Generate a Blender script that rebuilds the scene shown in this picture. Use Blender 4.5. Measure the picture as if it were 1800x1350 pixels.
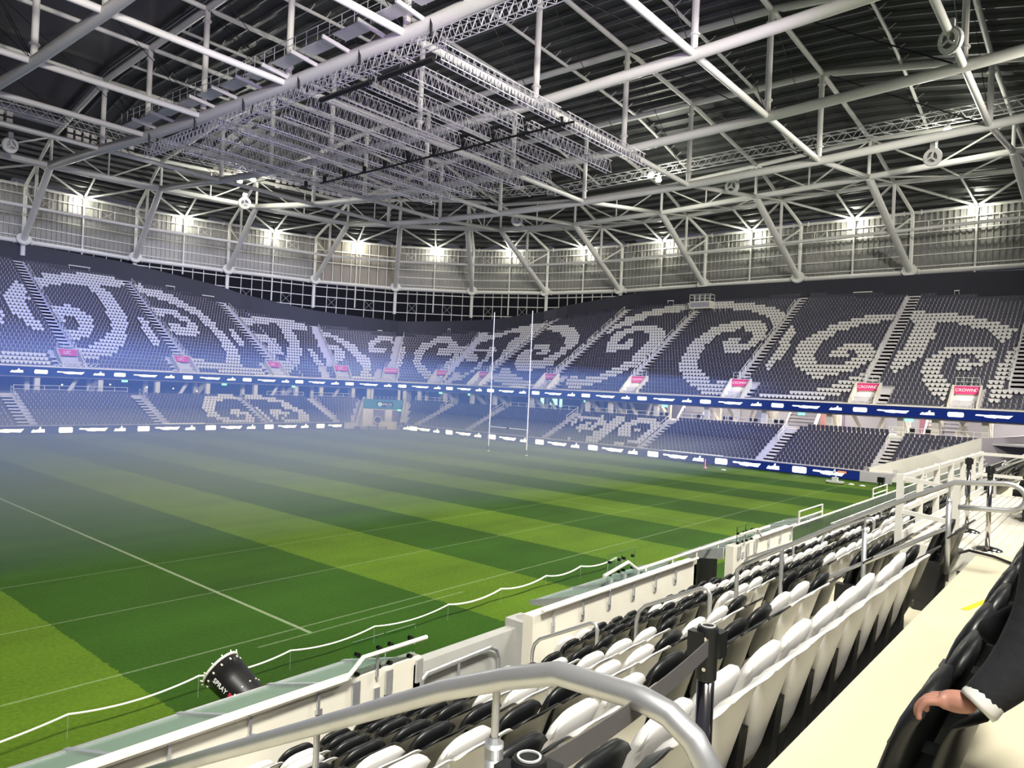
import bpy, math, random
import numpy as np
from mathutils import Vector, Matrix

random.seed(4)
for o in list(bpy.data.objects): bpy.data.objects.remove(o)
SC = bpy.context.scene
COL = SC.collection
PI = math.pi

# ------------------------------------------------------------------ camera
CAM_H, YAW, PITCH, ROLL, FPX = 7.845, 0.6968, 0.003, 0.0454, 1270.5
fw = Vector((math.cos(YAW)*math.cos(PITCH), math.sin(YAW)*math.cos(PITCH), math.sin(PITCH)))
r0 = Vector((math.sin(YAW), -math.cos(YAW), 0)); u0 = r0.cross(fw)
rt = math.cos(ROLL)*r0 + math.sin(ROLL)*u0
up = -math.sin(ROLL)*r0 + math.cos(ROLL)*u0
cd = bpy.data.cameras.new('camera'); cam = bpy.data.objects.new('camera', cd); COL.objects.link(cam)
cd.sensor_width = 36; cd.sensor_fit = 'HORIZONTAL'; cd.lens = 36*FPX/1800; cd.clip_start = .05; cd.clip_end = 600
M = Matrix.Identity(4)
for i in range(3): M[i][0], M[i][1], M[i][2] = rt[i], up[i], -fw[i]
M[2][3] = CAM_H
cam.matrix_world = M
SC.camera = cam
# ------------------------------------------------------------------ world, lights, exposure
w = bpy.data.worlds.new('night'); SC.world = w; w.use_nodes = True
w.node_tree.nodes['Background'].inputs[0].default_value = (.62, .62, .8, 1)
w.node_tree.nodes['Background'].inputs[1].default_value = .10
SC.view_settings.view_transform = 'Standard'; SC.view_settings.look = 'None'
SC.view_settings.gamma = 1; SC.view_settings.use_curve_mapping = False
SC.view_settings.exposure = 0.0
GL = 0.29     # overall level of the stadium lamps
def area(name, loc, target, sx, sy, power, color, spread=PI):
    l = bpy.data.lights.new(name, 'AREA'); l.shape = 'RECTANGLE'; l.size = sx; l.size_y = sy; l.energy = power*GL; l.color = color; l.spread = spread
    o = bpy.data.objects.new(name, l); COL.objects.link(o); o.location = loc
    o.rotation_euler = (Vector(target)-Vector(loc)).to_track_quat('-Z', 'Y').to_euler(); return o
def point(name, loc, power, color, r=.25):
    l = bpy.data.lights.new(name, 'POINT'); l.energy = power*GL; l.color = color; l.shadow_soft_size = r
    o = bpy.data.objects.new(name, l); COL.objects.link(o); o.location = loc; return o
def spot(name, loc, target, power, color, ang, r=.4, blend=.6):
    l = bpy.data.lights.new(name, 'SPOT'); l.energy = power*GL; l.color = color; l.spot_size = math.radians(ang); l.spot_blend = blend; l.shadow_soft_size = r
    o = bpy.data.objects.new(name, l); COL.objects.link(o); o.location = loc
    o.rotation_euler = (Vector(target)-Vector(loc)).to_track_quat('-Z', 'Y').to_euler(); return o
# pitch floodlights on the near roof (out of view) and on the far ring catwalk
for i, (x, y, tx, ty, p) in enumerate(((-6, -8, 14, 40, 46000), (32, -8, 34, 36, 46000), (66, -8, 62, 40, 36000))):
    area('pitch_floodlight', (x, y, 31.5), (tx, ty, 0), 9, 3, p, (1, .965, .86), 2.0)
for x, y, tx, ty, p in ((57.2, 103, 40, 40, 52000), (86.5, 49, 40, 36, 46000), (86.5, 16, 30, 28, 36000)):
    spot('far_floodlight', (x, y, 36.2), (tx, ty, 0), p, (1, .97, .86), 110, .5, .8)
# working lights over the near stand
area('stand_light', (7, -14, 24), (9, 4, 5), 9, 3, 3800, (1, .95, .87))
area('stand_light', (30, -16, 26), (30, 4, 5), 9, 3, 4200, (1, .96, .92))
# lamps on the near roof washing the end and far stands
spot('stand_wash', (44, -14, 25), (108, 40, 15), 330000, (1, .96, .9), 50, 1.2, .7)
spot('stand_wash', (6, -14, 25), (50, 116, 16), 520000, (1, .96, .9), 50, 1.2, .7)
spot('stand_wash', (20, -14, 25), (92, 104, 15), 420000, (1, .96, .9), 44, 1.2, .7)
# violet wash lights thrown up at the middle of the roof
spot('violet_wash', (26, 2, 20), (46, 40, 38), 80000, (.66, .46, 1), 62, 1.5)
spot('violet_wash', (12, 20, 14), (34, 62, 36), 60000, (.66, .46, 1), 60, 1.5)
# added unseen blue fill, standing in for LED glow on the far side
for x, tx, ty, p, ang in ((-8, 20, 96, 1700000, 34), (4, 50, 98, 1500000, 34), (20, 74, 88, 900000, 32), (40, 84, 50, 700000, 36)):
    spot('blue_fill', (x, -10, 30), (tx, ty, 3), p, (.10, .22, 1), ang, .6, 1.0)
# concourse lights under the end stand
for y in (8, 17, 26, 35, 44): area('concourse_light', (91.5, y, 7.8), (91.5, y, 4), 3.0, 6, 3000, (1, .93, .82))

# ------------------------------------------------------------------ helpers
class MB:
    def __init__(s): s.v = []; s.f = []; s.m = []
    def add(s, vs, fs, mi=0):
        n = len(s.v); s.v.extend(tuple(map(float, p)) for p in vs)
        s.f.extend([tuple(i+n for i in f) for f in fs]); s.m.extend([mi]*len(fs)); return s
    def poly(s, pts, mi=0): return s.add(pts, [tuple(range(len(pts)))], mi)
    def box(s, c, d, ax=None, mi=0):
        c = Vector(c); ax = ax or (Vector((1, 0, 0)), Vector((0, 1, 0)), Vector((0, 0, 1)))
        ax = [Vector(a) for a in ax]
        p = [c+ax[0]*(sx*d[0]/2)+ax[1]*(sy*d[1]/2)+ax[2]*(sz*d[2]/2) for sz in (-1, 1) for sy in (-1, 1) for sx in (-1, 1)]
        return s.add(p, [(0, 2, 3, 1), (4, 5, 7, 6), (0, 1, 5, 4), (2, 6, 7, 3), (0, 4, 6, 2), (1, 3, 7, 5)], mi)
    def beam(s, a, b, w, h, upv=(0, 0, 1), mi=0):
        a, b = Vector(a), Vector(b); x = (b-a); L = x.length
        if L < 1e-6: return s
        x.normalize(); y = Vector(upv).cross(x)
        if y.length < 1e-4: y = Vector((0, 1, 0)).cross(x)
        y.normalize(); z = x.cross(y)
        return s.box((a+b)/2, (L, w, h), (x, y, z), mi)
    def tube(s, a, b, r, n=8, r2=None, mi=0):
        return s.sweep([a, b], r, n, mi=mi, r2=r2)
    def sweep(s, pts, r, n=8, closed=False, mi=0, r2=None):
        pts = [Vector(p) for p in pts]; N = len(pts); base = len(s.v)
        t = (pts[1]-pts[0]).normalized(); u = t.orthogonal().normalized()
        for i, p in enumerate(pts):
            if closed: t2 = (pts[(i+1) % N]-pts[i-1])
            elif i == 0: t2 = pts[1]-pts[0]
            elif i == N-1: t2 = pts[-1]-pts[-2]
            else: t2 = (pts[i+1]-p).normalized()+(p-pts[i-1]).normalized()
            t2.normalize(); u = (u-t2*u.dot(t2)).normalized(); vv = t2.cross(u)
            rr = r if r2 is None else r+(r2-r)*i/(N-1)
            for k in range(n):
                a = 2*PI*k/n; q = p+u*(rr*math.cos(a))+vv*(rr*math.sin(a)); s.v.append(tuple(q))
        segs = N if closed else N-1
        for i in range(segs):
            j = (i+1) % N
            for k in range(n):
                k2 = (k+1) % n
                s.f.append((base+i*n+k, base+i*n+k2, base+j*n+k2, base+j*n+k)); s.m.append(mi)
        if not closed:
            s.f.append(tuple(base+k for k in range(n))[::-1]); s.m.append(mi)
            s.f.append(tuple(base+(N-1)*n+k for k in range(n))); s.m.append(mi)
        return s
    def ext(s, pts, vec, mi=0):
        n = len(pts); v = Vector(vec); p2 = [Vector(p)+v for p in pts]
        fs = [tuple(range(n))[::-1], tuple(range(n, 2*n))]+[(i, (i+1) % n, n+(i+1) % n, n+i) for i in range(n)]
        return s.add(list(map(Vector, pts))+p2, fs, mi)
    def disc(s, c, axis, r, h, n=20, mi=0):
        a = Vector(axis).normalized(); c = Vector(c); return s.tube(c-a*h/2, c+a*h/2, r, n, mi=mi)
    def lathe(s, c, axis, prof, n=20, mi=0):
        a = Vector(axis).normalized(); u = a.orthogonal().normalized(); vv = a.cross(u); c = Vector(c); b = len(s.v); m = len(prof)
        for r, h in prof:
            for k in range(n):
                t = 2*PI*k/n; s.v.append(tuple(c+a*h+u*(r*math.cos(t))+vv*(r*math.sin(t))))
        for i in range(m-1):
            for k in range(n):
                k2 = (k+1) % n; s.f.append((b+i*n+k, b+i*n+k2, b+(i+1)*n+k2, b+(i+1)*n+k)); s.m.append(mi)
        return s

def obj(name, mb, mat, parent=None, kind=None, smooth=False, label=None):
    off = Vector(parent.get('wloc', (0, 0, 0))) if parent else Vector((0, 0, 0))
    v = np.array(mb.v, dtype=np.float64)-np.array(off)
    me = bpy.data.meshes.new(name)
    me.from_pydata(v.tolist(), [], mb.f)
    for m in (mat if isinstance(mat, (list, tuple)) else [mat]): me.materials.append(m)
    if isinstance(mat, (list, tuple)): me.polygons.foreach_set('material_index', mb.m)
    if smooth:
        me.polygons.foreach_set('use_smooth', [True]*len(me.polygons))
    me.update()
    o = bpy.data.objects.new(name, me); COL.objects.link(o)
    if parent:
        o.parent = parent; o['wloc'] = list(off)
    if kind: o['kind'] = kind
    if label: o['label'] = label
    return o
def thing(name, label, cat, loc=(0, 0, 0), group=None):
    o = bpy.data.objects.new(name, None); COL.objects.link(o); o.location = loc; o['wloc'] = list(map(float, loc))
    o.empty_display_size = .2; o['label'] = label; o['category'] = cat
    if group: o['group'] = group
    return o
def tag(o, label, cat, group=None, kind=None):
    o['label'] = label; o['category'] = cat
    if group: o['group'] = group
    if kind: o['kind'] = kind
    return o
def struct(name, mb, mat, parent=None, smooth=False): return obj(name, mb, mat, parent, 'structure', smooth)
ORD = 'zeroth first second third fourth fifth sixth seventh eighth ninth tenth eleventh twelfth thirteenth fourteenth fifteenth sixteenth seventeenth eighteenth nineteenth twentieth'.split()
def ordn(i):
    if i <= 20: return ORD[i]
    if i < 30: return 'twenty-'+ORD[i-20]
    if i == 30: return 'thirtieth'
    if i < 40: return 'thirty-'+ORD[i-30]
    if i == 40: return 'fortieth'
    return 'forty-'+ORD[i-40]

# ------------------------------------------------------------------ materials
def mat(name, col, rough=.6, metal=0, var=.08, scale=3.0, bump=0, emit=None, es=0, spec=.5, detail=4):
    m = bpy.data.materials.new(name); m.use_nodes = True; nt = m.node_tree; b = nt.nodes['Principled BSDF']
    b.inputs['Roughness'].default_value = rough; b.inputs['Metallic'].default_value = metal
    b.inputs['Specular IOR Level'].default_value = spec
    b.inputs['Base Color'].default_value = (*col, 1)
    if var:
        tc = nt.nodes.new('ShaderNodeTexCoord'); nz = nt.nodes.new('ShaderNodeTexNoise'); nz.inputs['Scale'].default_value = scale; nz.inputs['Detail'].default_value = detail
        mx = nt.nodes.new('ShaderNodeMix'); mx.data_type = 'RGBA'
        mx.inputs[6].default_value = (*[c*(1-var) for c in col], 1); mx.inputs[7].default_value = (*[min(1, c*(1+var)) for c in col], 1)
        nt.links.new(tc.outputs['Object'], nz.inputs['Vector']); nt.links.new(nz.outputs['Fac'], mx.inputs[0]); nt.links.new(mx.outputs[2], b.inputs['Base Color'])
        if bump:
            bp = nt.nodes.new('ShaderNodeBump'); bp.inputs['Strength'].default_value = bump; bp.inputs['Distance'].default_value = .02
            nt.links.new(nz.outputs['Fac'], bp.inputs['Height']); nt.links.new(bp.outputs['Normal'], b.inputs['Normal'])
    if emit:
        b.inputs['Emission Color'].default_value = (*emit, 1); b.inputs['Emission Strength'].default_value = es
    return m
STEEL = mat('white_painted_steel', (.68, .67, .63), .45, 0, .05, .8)
STEEL2 = mat('grey_white_steel', (.55, .55, .55), .45, 0, .06, .8)
GALV = mat('galvanised_steel', (.60, .61, .64), .38, .75, .10, 6)
ALU = mat('lattice_aluminium', (.72, .70, .76), .35, .6, .05, 2)
CHROME = mat('polished_chrome', (.62, .6, .58), .12, 1, .02, 2)
BLACKM = mat('black_metal', (.012, .012, .013), .4, .3, .1, 5)
BLACKP = mat('black_plastic', (.011, .012, .013), .38, 0, .1, 8)
WHITEP = mat('white_plastic', (.70, .69, .68), .40, 0, .03, 5)
DARKSEAT = mat('far_dark_seat', (.035, .035, .06), .5, 0, .1, 2)
PALESEAT = mat('far_pale_seat', (.60, .58, .56), .5, 0, .04, 2)
CONC = mat('terrace_concrete', (.50, .48, .50), .85, 0, .1, 1.2, .2)
CONCL = mat('pale_concrete', (.62, .59, .52), .85, 0, .09, 1.5, .2, detail=8)
CREAM = mat('cream_concrete_floor', (.58, .54, .40), .8, 0, .06, 2.2, .25, detail=8)
WALLC = mat('parapet_concrete', (.70, .67, .58), .8, 0, .09, 2.5, .3, detail=10)
GREYC = mat('grey_concrete', (.38, .38, .36), .8, 0, .12, 2.5, .3, detail=10)
NAVY = mat('dark_navy_wall', (.022, .023, .035), .65, 0, .08, .5)
DECK = mat('dark_roof_deck', (.060, .063, .060), .55, .2, .15, .6)
PURL = mat('galvanised_purlin', (.14, .145, .14), .5, .3, .1, 1)
CLAD = mat('ribbed_cladding', (.27, .265, .25), .45, .25, .18, .35)
BROWNP = mat('brown_panel', (.26, .23, .19), .6, 0, .12, .5)
GLASSD = mat('dark_glazing', (.010, .011, .014), .7, 0, .1, 1, spec=.08)
FILM = mat('dark_roof_film', (.035, .032, .035), .22, 0, .3, .12, 0, detail=6)
NAVYB = mat('led_cabinet', (.02, .02, .03), .6)
CANOPY = mat('frosted_glass_canopy', (.20, .29, .22), .18, 0, .10, .5)
ROPE = mat('white_rope', (.8, .79, .74), .8, 0, .05, 20)
MAG = mat('magenta_sign', (.55, .03, .16), .5, 0, .03, 2)
WHITEPAINT = mat('white_lettering', (.85, .84, .84), .5, 0, 0)
REDP = mat('red_mark', (.5, .03, .06), .5, 0, 0)
TEAL = mat('teal_banner', (.05, .2, .2), .5, 0, .35, .6)
RUBBER = mat('black_rubber', (.01, .01, .01), .7)
YELLOW = mat('yellow_tape', (.75, .6, .02), .6, 0, .05, 6)
CLOTH = mat('black_jacket_cloth', (.010, .011, .016), .85, 0, .2, 14, .3)
SKIN = mat('skin', (.42, .2, .15), .5, 0, .1, 8)
HAIR = mat('dark_hair', (.015, .011, .009), .6, 0, .2, 30)
BELT = mat('grey_belt_webbing', (.10, .095, .10), .7, 0, .1, 30)
PINK = mat('pink_marker', (.7, .25, .3), .6)
TRIMW = mat('cream_trim', (.7, .66, .6), .6, 0, .06, 2)
def emis(name, col, s):
    m = bpy.data.materials.new(name); m.use_nodes = True; nt = m.node_tree
    e = nt.nodes.new('ShaderNodeEmission'); e.inputs[0].default_value = (*col, 1); e.inputs[1].default_value = s
    nt.links.new(e.outputs[0], nt.nodes['Material Output'].inputs['Surface']); return m
LED = emis('led_blue', (.012, .028, .17), 1.0)
LEDW = emis('led_white', (.92, .95, 1), 3.0)
LEDO = emis('led_orange', (1, .3, .12), 1.2)
LAMP = emis('lamp_white', (1, 1, .88), 60)
EXITG = emis('exit_green', (.25, .95, .75), 2.2)
SCREEN = emis('screen_pale', (.45, .85, .95), 1.6)
def glass(name, col, rough=.05):
    m = bpy.data.materials.new(name); m.use_nodes = True; b = m.node_tree.nodes['Principled BSDF']
    b.inputs['Base Color'].default_value = (*col, 1); b.inputs['Roughness'].default_value = rough; b.inputs['Transmission Weight'].default_value = 1; b.inputs['IOR'].default_value = 1.1
    return m
GLASS = glass('clear_green_glass', (.82, .93, .88))
GLASSF = glass('grey_balustrade_glass', (.72, .78, .76), .35)

# grass: mown stripes across the pitch, faint painted lines, fine noise
def grass():
    m = bpy.data.materials.new('mown_grass'); m.use_nodes = True; nt = m.node_tree; L = nt.links; b = nt.nodes['Principled BSDF']
    b.inputs['Roughness'].default_value = .75; b.inputs['Specular IOR Level'].default_value = .15
    def N(t, **k):
        n = nt.nodes.new(t)
        for a, v in k.items(): setattr(n, a, v)
        return n
    def mth(op, a, b2=None, c=None):
        n = N('ShaderNodeMath', operation=op)
        for i, q in enumerate((a, b2, c)):
            if q is None: continue
            if isinstance(q, (int, float)): n.inputs[i].default_value = q
            else: L.new(q, n.inputs[i])
        return n.outputs[0]
    geo = N('ShaderNodeNewGeometry'); sep = N('ShaderNodeSeparateXYZ'); L.new(geo.outputs['Position'], sep.inputs[0]); X, Y = sep.outputs[0], sep.outputs[1]
    nz = N('ShaderNodeTexNoise'); nz.inputs['Scale'].default_value = .22; nz.inputs['Detail'].default_value = 5; L.new(geo.outputs['Position'], nz.inputs['Vector'])
    nf = N('ShaderNodeTexNoise'); nf.inputs['Scale'].default_value = 9; nf.inputs['Detail'].default_value = 8; L.new(geo.outputs['Position'], nf.inputs['Vector'])
    # mowing bands, 5.2 m wide; the two beside halfway are both dark
    wob = mth('MULTIPLY', mth('SUBTRACT', nf.outputs['Fac'], .5), .25)
    q = mth('ADD', mth('ABSOLUTE', mth('SUBTRACT', X, 13.3)), wob)
    ph = mth('FRACT', mth('DIVIDE', mth('ADD', q, 5.2), 10.4))
    light = mth('GREATER_THAN', ph, .99)
    band = mth('LESS_THAN', ph, .5)       # 5.2..10.4 -> light
    first = mth('GREATER_THAN', q, 5.25)
    lightband = mth('MULTIPLY', band, first)
    inside = mth('GREATER_THAN', Y, 14.0)
    lightband = mth('MULTIPLY', lightband, inside)
    mx = N('ShaderNodeMix', data_type='RGBA'); mx.inputs[6].default_value = (.022, .066, .004, 1); mx.inputs[7].default_value = (.068, .128, .007, 1); L.new(lightband, mx.inputs[0])
    # long soft streaks along the pitch
    mp = N('ShaderNodeMapping'); mp.inputs['Scale'].default_value = (.03, .35, 1); L.new(geo.outputs['Position'], mp.inputs['Vector'])
    ns = N('ShaderNodeTexNoise'); ns.inputs['Scale'].default_value = 1; ns.inputs['Detail'].default_value = 3; L.new(mp.outputs[0], ns.inputs['Vector'])
    fac = mth('ADD', mth('MULTIPLY', mth('SUBTRACT', nz.outputs['Fac'], .5), .7), mth('MULTIPLY', mth('SUBTRACT', nf.outputs['Fac'], .5), .9))
    fac = mth('ADD', mth('ADD', fac, 1.0), mth('MULTIPLY', mth('SUBTRACT', ns.outputs['Fac'], .5), .9))
    sc = N('ShaderNodeVectorMath', operation='SCALE'); L.new(mx.outputs[2], sc.inputs[0]); L.new(fac, sc.inputs['Scale'])
    # painted lines
    def line(c, v, hw, a, lim=None):
        d = mth('ABSOLUTE', mth('SUBTRACT', c, v)); o = mth('MULTIPLY', mth('LESS_THAN', d, hw), a)
        if lim:
            o = mth('MULTIPLY', o, mth('MULTIPLY', mth('GREATER_THAN', lim[0], lim[1]), mth('LESS_THAN', lim[0], lim[2])))
        return o
    ls = [line(X, 13.3, .065, .30, (Y, 18.7, 88)), line(Y, 19.34, .045, .15), line(Y, 24.5, .045, .12), line(Y, 29.56, .045, .10), line(Y, 18.7, .045, .13, (X, 11.5, 20)),
          line(X, 41.3, .06, .10, (Y, 19.3, 88)), line(X, 63.4, .06, .12, (Y, 19.3, 88)), line(X, 72.6, .05, .12, (Y, 19.3, 88)), line(Y, 77.3, .05, .2), line(Y, 88, .05, .2)]
    tot = ls[0]
    for l in ls[1:]: tot = mth('MAXIMUM', tot, l)
    tot = mth('MULTIPLY', tot, mth('ADD', .35, mth('MULTIPLY', nf.outputs['Fac'], 1.2)))
    mw = N('ShaderNodeMix', data_type='RGBA'); mw.inputs[7].default_value = (.62, .68, .5, 1); L.new(tot, mw.inputs[0]); L.new(sc.outputs[0], mw.inputs[6])
    L.new(mw.outputs[2], b.inputs['Base Color'])
    bp = N('ShaderNodeBump'); bp.inputs['Strength'].default_value = .5; bp.inputs['Distance'].default_value = .03; L.new(nf.outputs['Fac'], bp.inputs['Height']); L.new(bp.outputs[0], b.inputs['Normal'])
    return m
GRASS = grass()
def volume(name, col, dens, aniso=.2):
    m = bpy.data.materials.new(name); m.use_nodes = True; nt = m.node_tree
    nt.nodes.remove(nt.nodes['Principled BSDF'])
    s = nt.nodes.new('ShaderNodeVolumeScatter'); s.inputs['Color'].default_value = (*col, 1); s.inputs['Density'].default_value = dens; s.inputs['Anisotropy'].default_value = aniso
    nt.links.new(s.outputs[0], nt.nodes['Material Output'].inputs['Volume'])
    return m
# ------------------------------------------------------------------ pitch
g = MB()
g.add([(x, y, 0) for x in (-45, 92) for y in (7.6, 112)], [(0, 2, 3, 1)])
tag(obj('floor', g, GRASS, kind='structure'), 'striped green pitch with faint white lines', 'pitch')

# ------------------------------------------------------------------ bowl path: straight far side, round corner, straight end
CX, CY, RR = 69.0, 84.0, 18.0
ARC = RR*PI/2
def base(s, d):
    if s < 0: return Vector((CX+s, 102+d, 0))
    if s < ARC:
        a = PI/2-s/RR; r = RR+d; return Vector((CX+r*math.cos(a), CY+r*math.sin(a), 0))
    return Vector((87+d, CY-(s-ARC), 0))
def nrm(s):
    if s < 0: return Vector((0, 1, 0))
    if s < ARC: a = PI/2-s/RR; return Vector((math.cos(a), math.sin(a), 0))
    return Vector((1, 0, 0))
def tan(s):
    n = nrm(s); return Vector((n.y, -n.x, 0))
sX = lambda X: X-CX
sY = lambda Y: ARC+CY-Y
sA = lambda deg: (90-deg)*PI/180*RR
def samples(s0, s1, step=2.0):
    out = []; s = s0
    while s < s1-1e-6:
        out.append(s); s += step if not (-.1 < s < ARC) else .9
        for k in (0, ARC):
            if out[-1] < k < s: s = k
    out.append(s1); return out
U_TREAD, U_RISE, U_Z0 = .83, .498, 7.5
DM_S = [sX(5), sX(20), sX(33), sX(36), sX(50.5), sX(65.5), sA(71), sA(43), sA(15), sY(81), sY(67), sY(53), sY(37), sY(22), sY(10), sY(-10)]
DM_D = [28.6, 28, 27, 26.9, 25.2, 21.9, 16.8, 15.3, 17.9, 22.5, 25.5, 26.5, 27.3, 25.8, 23.8, 21]
WT = [26.6, 26.6, 26.5, 26.4, 25.7, 23.6, 20.6, 19.5, 20.6, 23.4, 25.7, 26.3, 26.3, 26.1, 25.6, 25]
dmax = lambda s: float(np.interp(s, DM_S, DM_D))
wtop = lambda s: float(np.interp(s, DM_S, WT))
S0, S1 = sX(14), sY(-4)
UA = [sX(20.8), sX(35.5), sX(50.4), sX(65.4), sA(70.8), sA(43), sA(15.3), sY(81), sY(67), sY(53), sY(37.2), sY(22), sY(8.0)]
VOM = [sX(20.3), sX(34.9), sX(49.8), sX(64.8), sA(67.5), sA(43.3), sA(17.5), sY(81.3), sY(67.3), sY(51.9), sY(37.0), sY(21.9), sY(12.2)]
LA = [sX(27.4), sX(42.3), sX(57), sX(69.6), sY(85), sY(73.6), sY(59.3), sY(44.4), sY(29.2), sY(17.9)]
L_D0, L_TREAD, L_RISE, L_Z0, L_N = -8.9, .79, .33, .62, 11
AISW = .62

def strip_mesh(prof, ss, mb):
    """prof: list of (d,z); sweep it along the samples ss"""
    n = len(prof); b = len(mb.v)
    for s in ss:
        for d, z in prof:
            p = base(s, d); mb.v.append((p.x, p.y, z))
    for i in range(len(ss)-1):
        for k in range(n-1):
            a = b+i*n+k; mb.f.append((a, a+1, a+n+1, a+n)); mb.m.append(0)

# upper tier terrace
mb = MB(); ss = samples(S0, S1, 1.5)
for i in range(len(ss)-1):
    s = (ss[i]+ss[i+1])/2; n = int(dmax(s)/U_TREAD)
    prof = [(-.15, 6.35), (-.15, 7.62), (0, 7.62), (0, U_Z0)]
    for r in range(n+1):
        prof += [((r+1)*U_TREAD, U_Z0+r*U_RISE), ((r+1)*U_TREAD, U_Z0+(r+1)*U_RISE)]
    prof = prof[:-1]+[(prof[-2][0]+.8, prof[-2][1])]
    strip_mesh(prof, [ss[i], ss[i+1]], mb)
tag(struct('terrace_upper', mb, CONC), 'stepped concrete of the upper tier', 'terrace')
# lower tier terrace and platform
tun = sA(45)
mb = MB()
prof = [(-9.5, 0), (-9.5, .98), (L_D0, .98), (L_D0, L_Z0)]
for r in range(L_N): prof += [(L_D0+(r+1)*L_TREAD, L_Z0+r*L_RISE), (L_D0+(r+1)*L_TREAD, L_Z0+(r+1)*L_RISE)]
prof = prof[:-1]+[(-.2, L_Z0+(L_N-1)*L_RISE), (-.2, 4.3), (9, 4.3)]
TW = 3.3
def in_tunnel(p, m=0):
    q = p-Vector((CX, CY, 0)); return abs(q.x*math.cos(PI/4)*1-q.y*math.sin(PI/4)) < TW+m and q.x+q.y > 0
def lower_samples():
    return samples(S0, 0, 2), samples(ARC, sY(16.4), 2)
for part in lower_samples(): strip_mesh(prof, part, mb)
# corner wedges either side of the tunnel, cut along the tunnel walls
def corner_row(d, side):
    """angles of the row at offset d from the straight to the tunnel wall"""
    r = RR+d; da = math.asin(min(1, TW/r)); a0 = PI/2 if side < 0 else 0; a1 = PI/4-side*da*-1 if side > 0 else PI/4+da
    a1 = PI/4+da if side < 0 else PI/4-da
    return r, a0, a1
for side in (-1, 1):
    K = 10; b = len(mb.v); n = len(prof)
    for k in range(K+1):
        for d, z in prof:
            r, a0, a1 = corner_row(d, side); a = a0+(a1-a0)*k/K
            mb.v.append((CX+r*math.cos(a), CY+r*math.sin(a), z))
    for k in range(K):
        for j in range(n-1):
            a = b+k*n+j; mb.f.append((a, a+1, a+n+1, a+n)); mb.m.append(0)
tag(struct('terrace_lower', mb, CONC), 'stepped concrete of the lower tier', 'terrace')

# triangular end block running up to the slanting corner parapet
YL = lambda x: 18.9-(x-78.4)*8.4/7.6+.35
mb = MB()
for r in range(L_N):
    x0 = 87+L_D0+r*L_TREAD; x1 = x0+L_TREAD; z = L_Z0+r*L_RISE; y1 = min(16.4, YL(x0)); y2 = min(16.4, YL(x1))
    if y2 > 16.3: continue
    mb.add([(x0, 16.4, z), (x1, 16.4, z), (x1, y2, z), (x0, y1, z), (x0, 16.4, z-L_RISE), (x0, y1, z-L_RISE)], [(0, 1, 2, 3), (0, 3, 5, 4)])
mb.box((91.6, 10.4, 4.2), (9.6, 12.2, .2))
tag(struct('terrace_corner', mb, CONC), 'short concrete steps beside the corner parapet', 'terrace')
# stairs in the aisles (half steps), joined per aisle
def stairs(s, r0, r1, tread, rise, z0, d0, name, parent_mat=None, hw=AISW, off=0):
    m2 = MB(); t = tan(s); prof = [(d0+r0*tread, z0+(r0-1)*rise)]
    for r in range(r0, r1):
        for h in (0, 1):
            d = d0+(r+.5*h)*tread; z = z0+r*rise+.03-(rise*.5 if h == 0 else 0)+rise*.5*0
            z = z0+(r-.5+.5*h)*rise+.05; prof += [(d, z), (d+tread*.5, z)]
    for d, z in prof:
        c = base(s, d)+t*off
        for sg in (-1, 1): m2.v.append((c.x+t.x*hw*sg, c.y+t.y*hw*sg, z))
    for i in range(len(prof)-1): m2.f.append((2*i, 2*i+1, 2*i+3, 2*i+2)); m2.m.append(0)
    return struct('aisle_stair', m2, parent_mat or STAIRC)
STAIRC = mat('stair_concrete', (.56, .53, .52), .85, 0, .08, 1.2)
for i, s in enumerate(UA):
    stairs(s, 4, int(dmax(s)/U_TREAD)+1, U_TREAD, U_RISE, U_Z0, 0, 'aisle_stair')
    stairs(s, 0, 4, U_TREAD, U_RISE, U_Z0, 0, 'aisle_stair', hw=.5, off=(2.0 if s > sA(40) else -2.0))
for s in LA: stairs(s, 0, L_N, L_TREAD, L_RISE, L_Z0, L_D0, 'aisle_stair')

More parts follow.
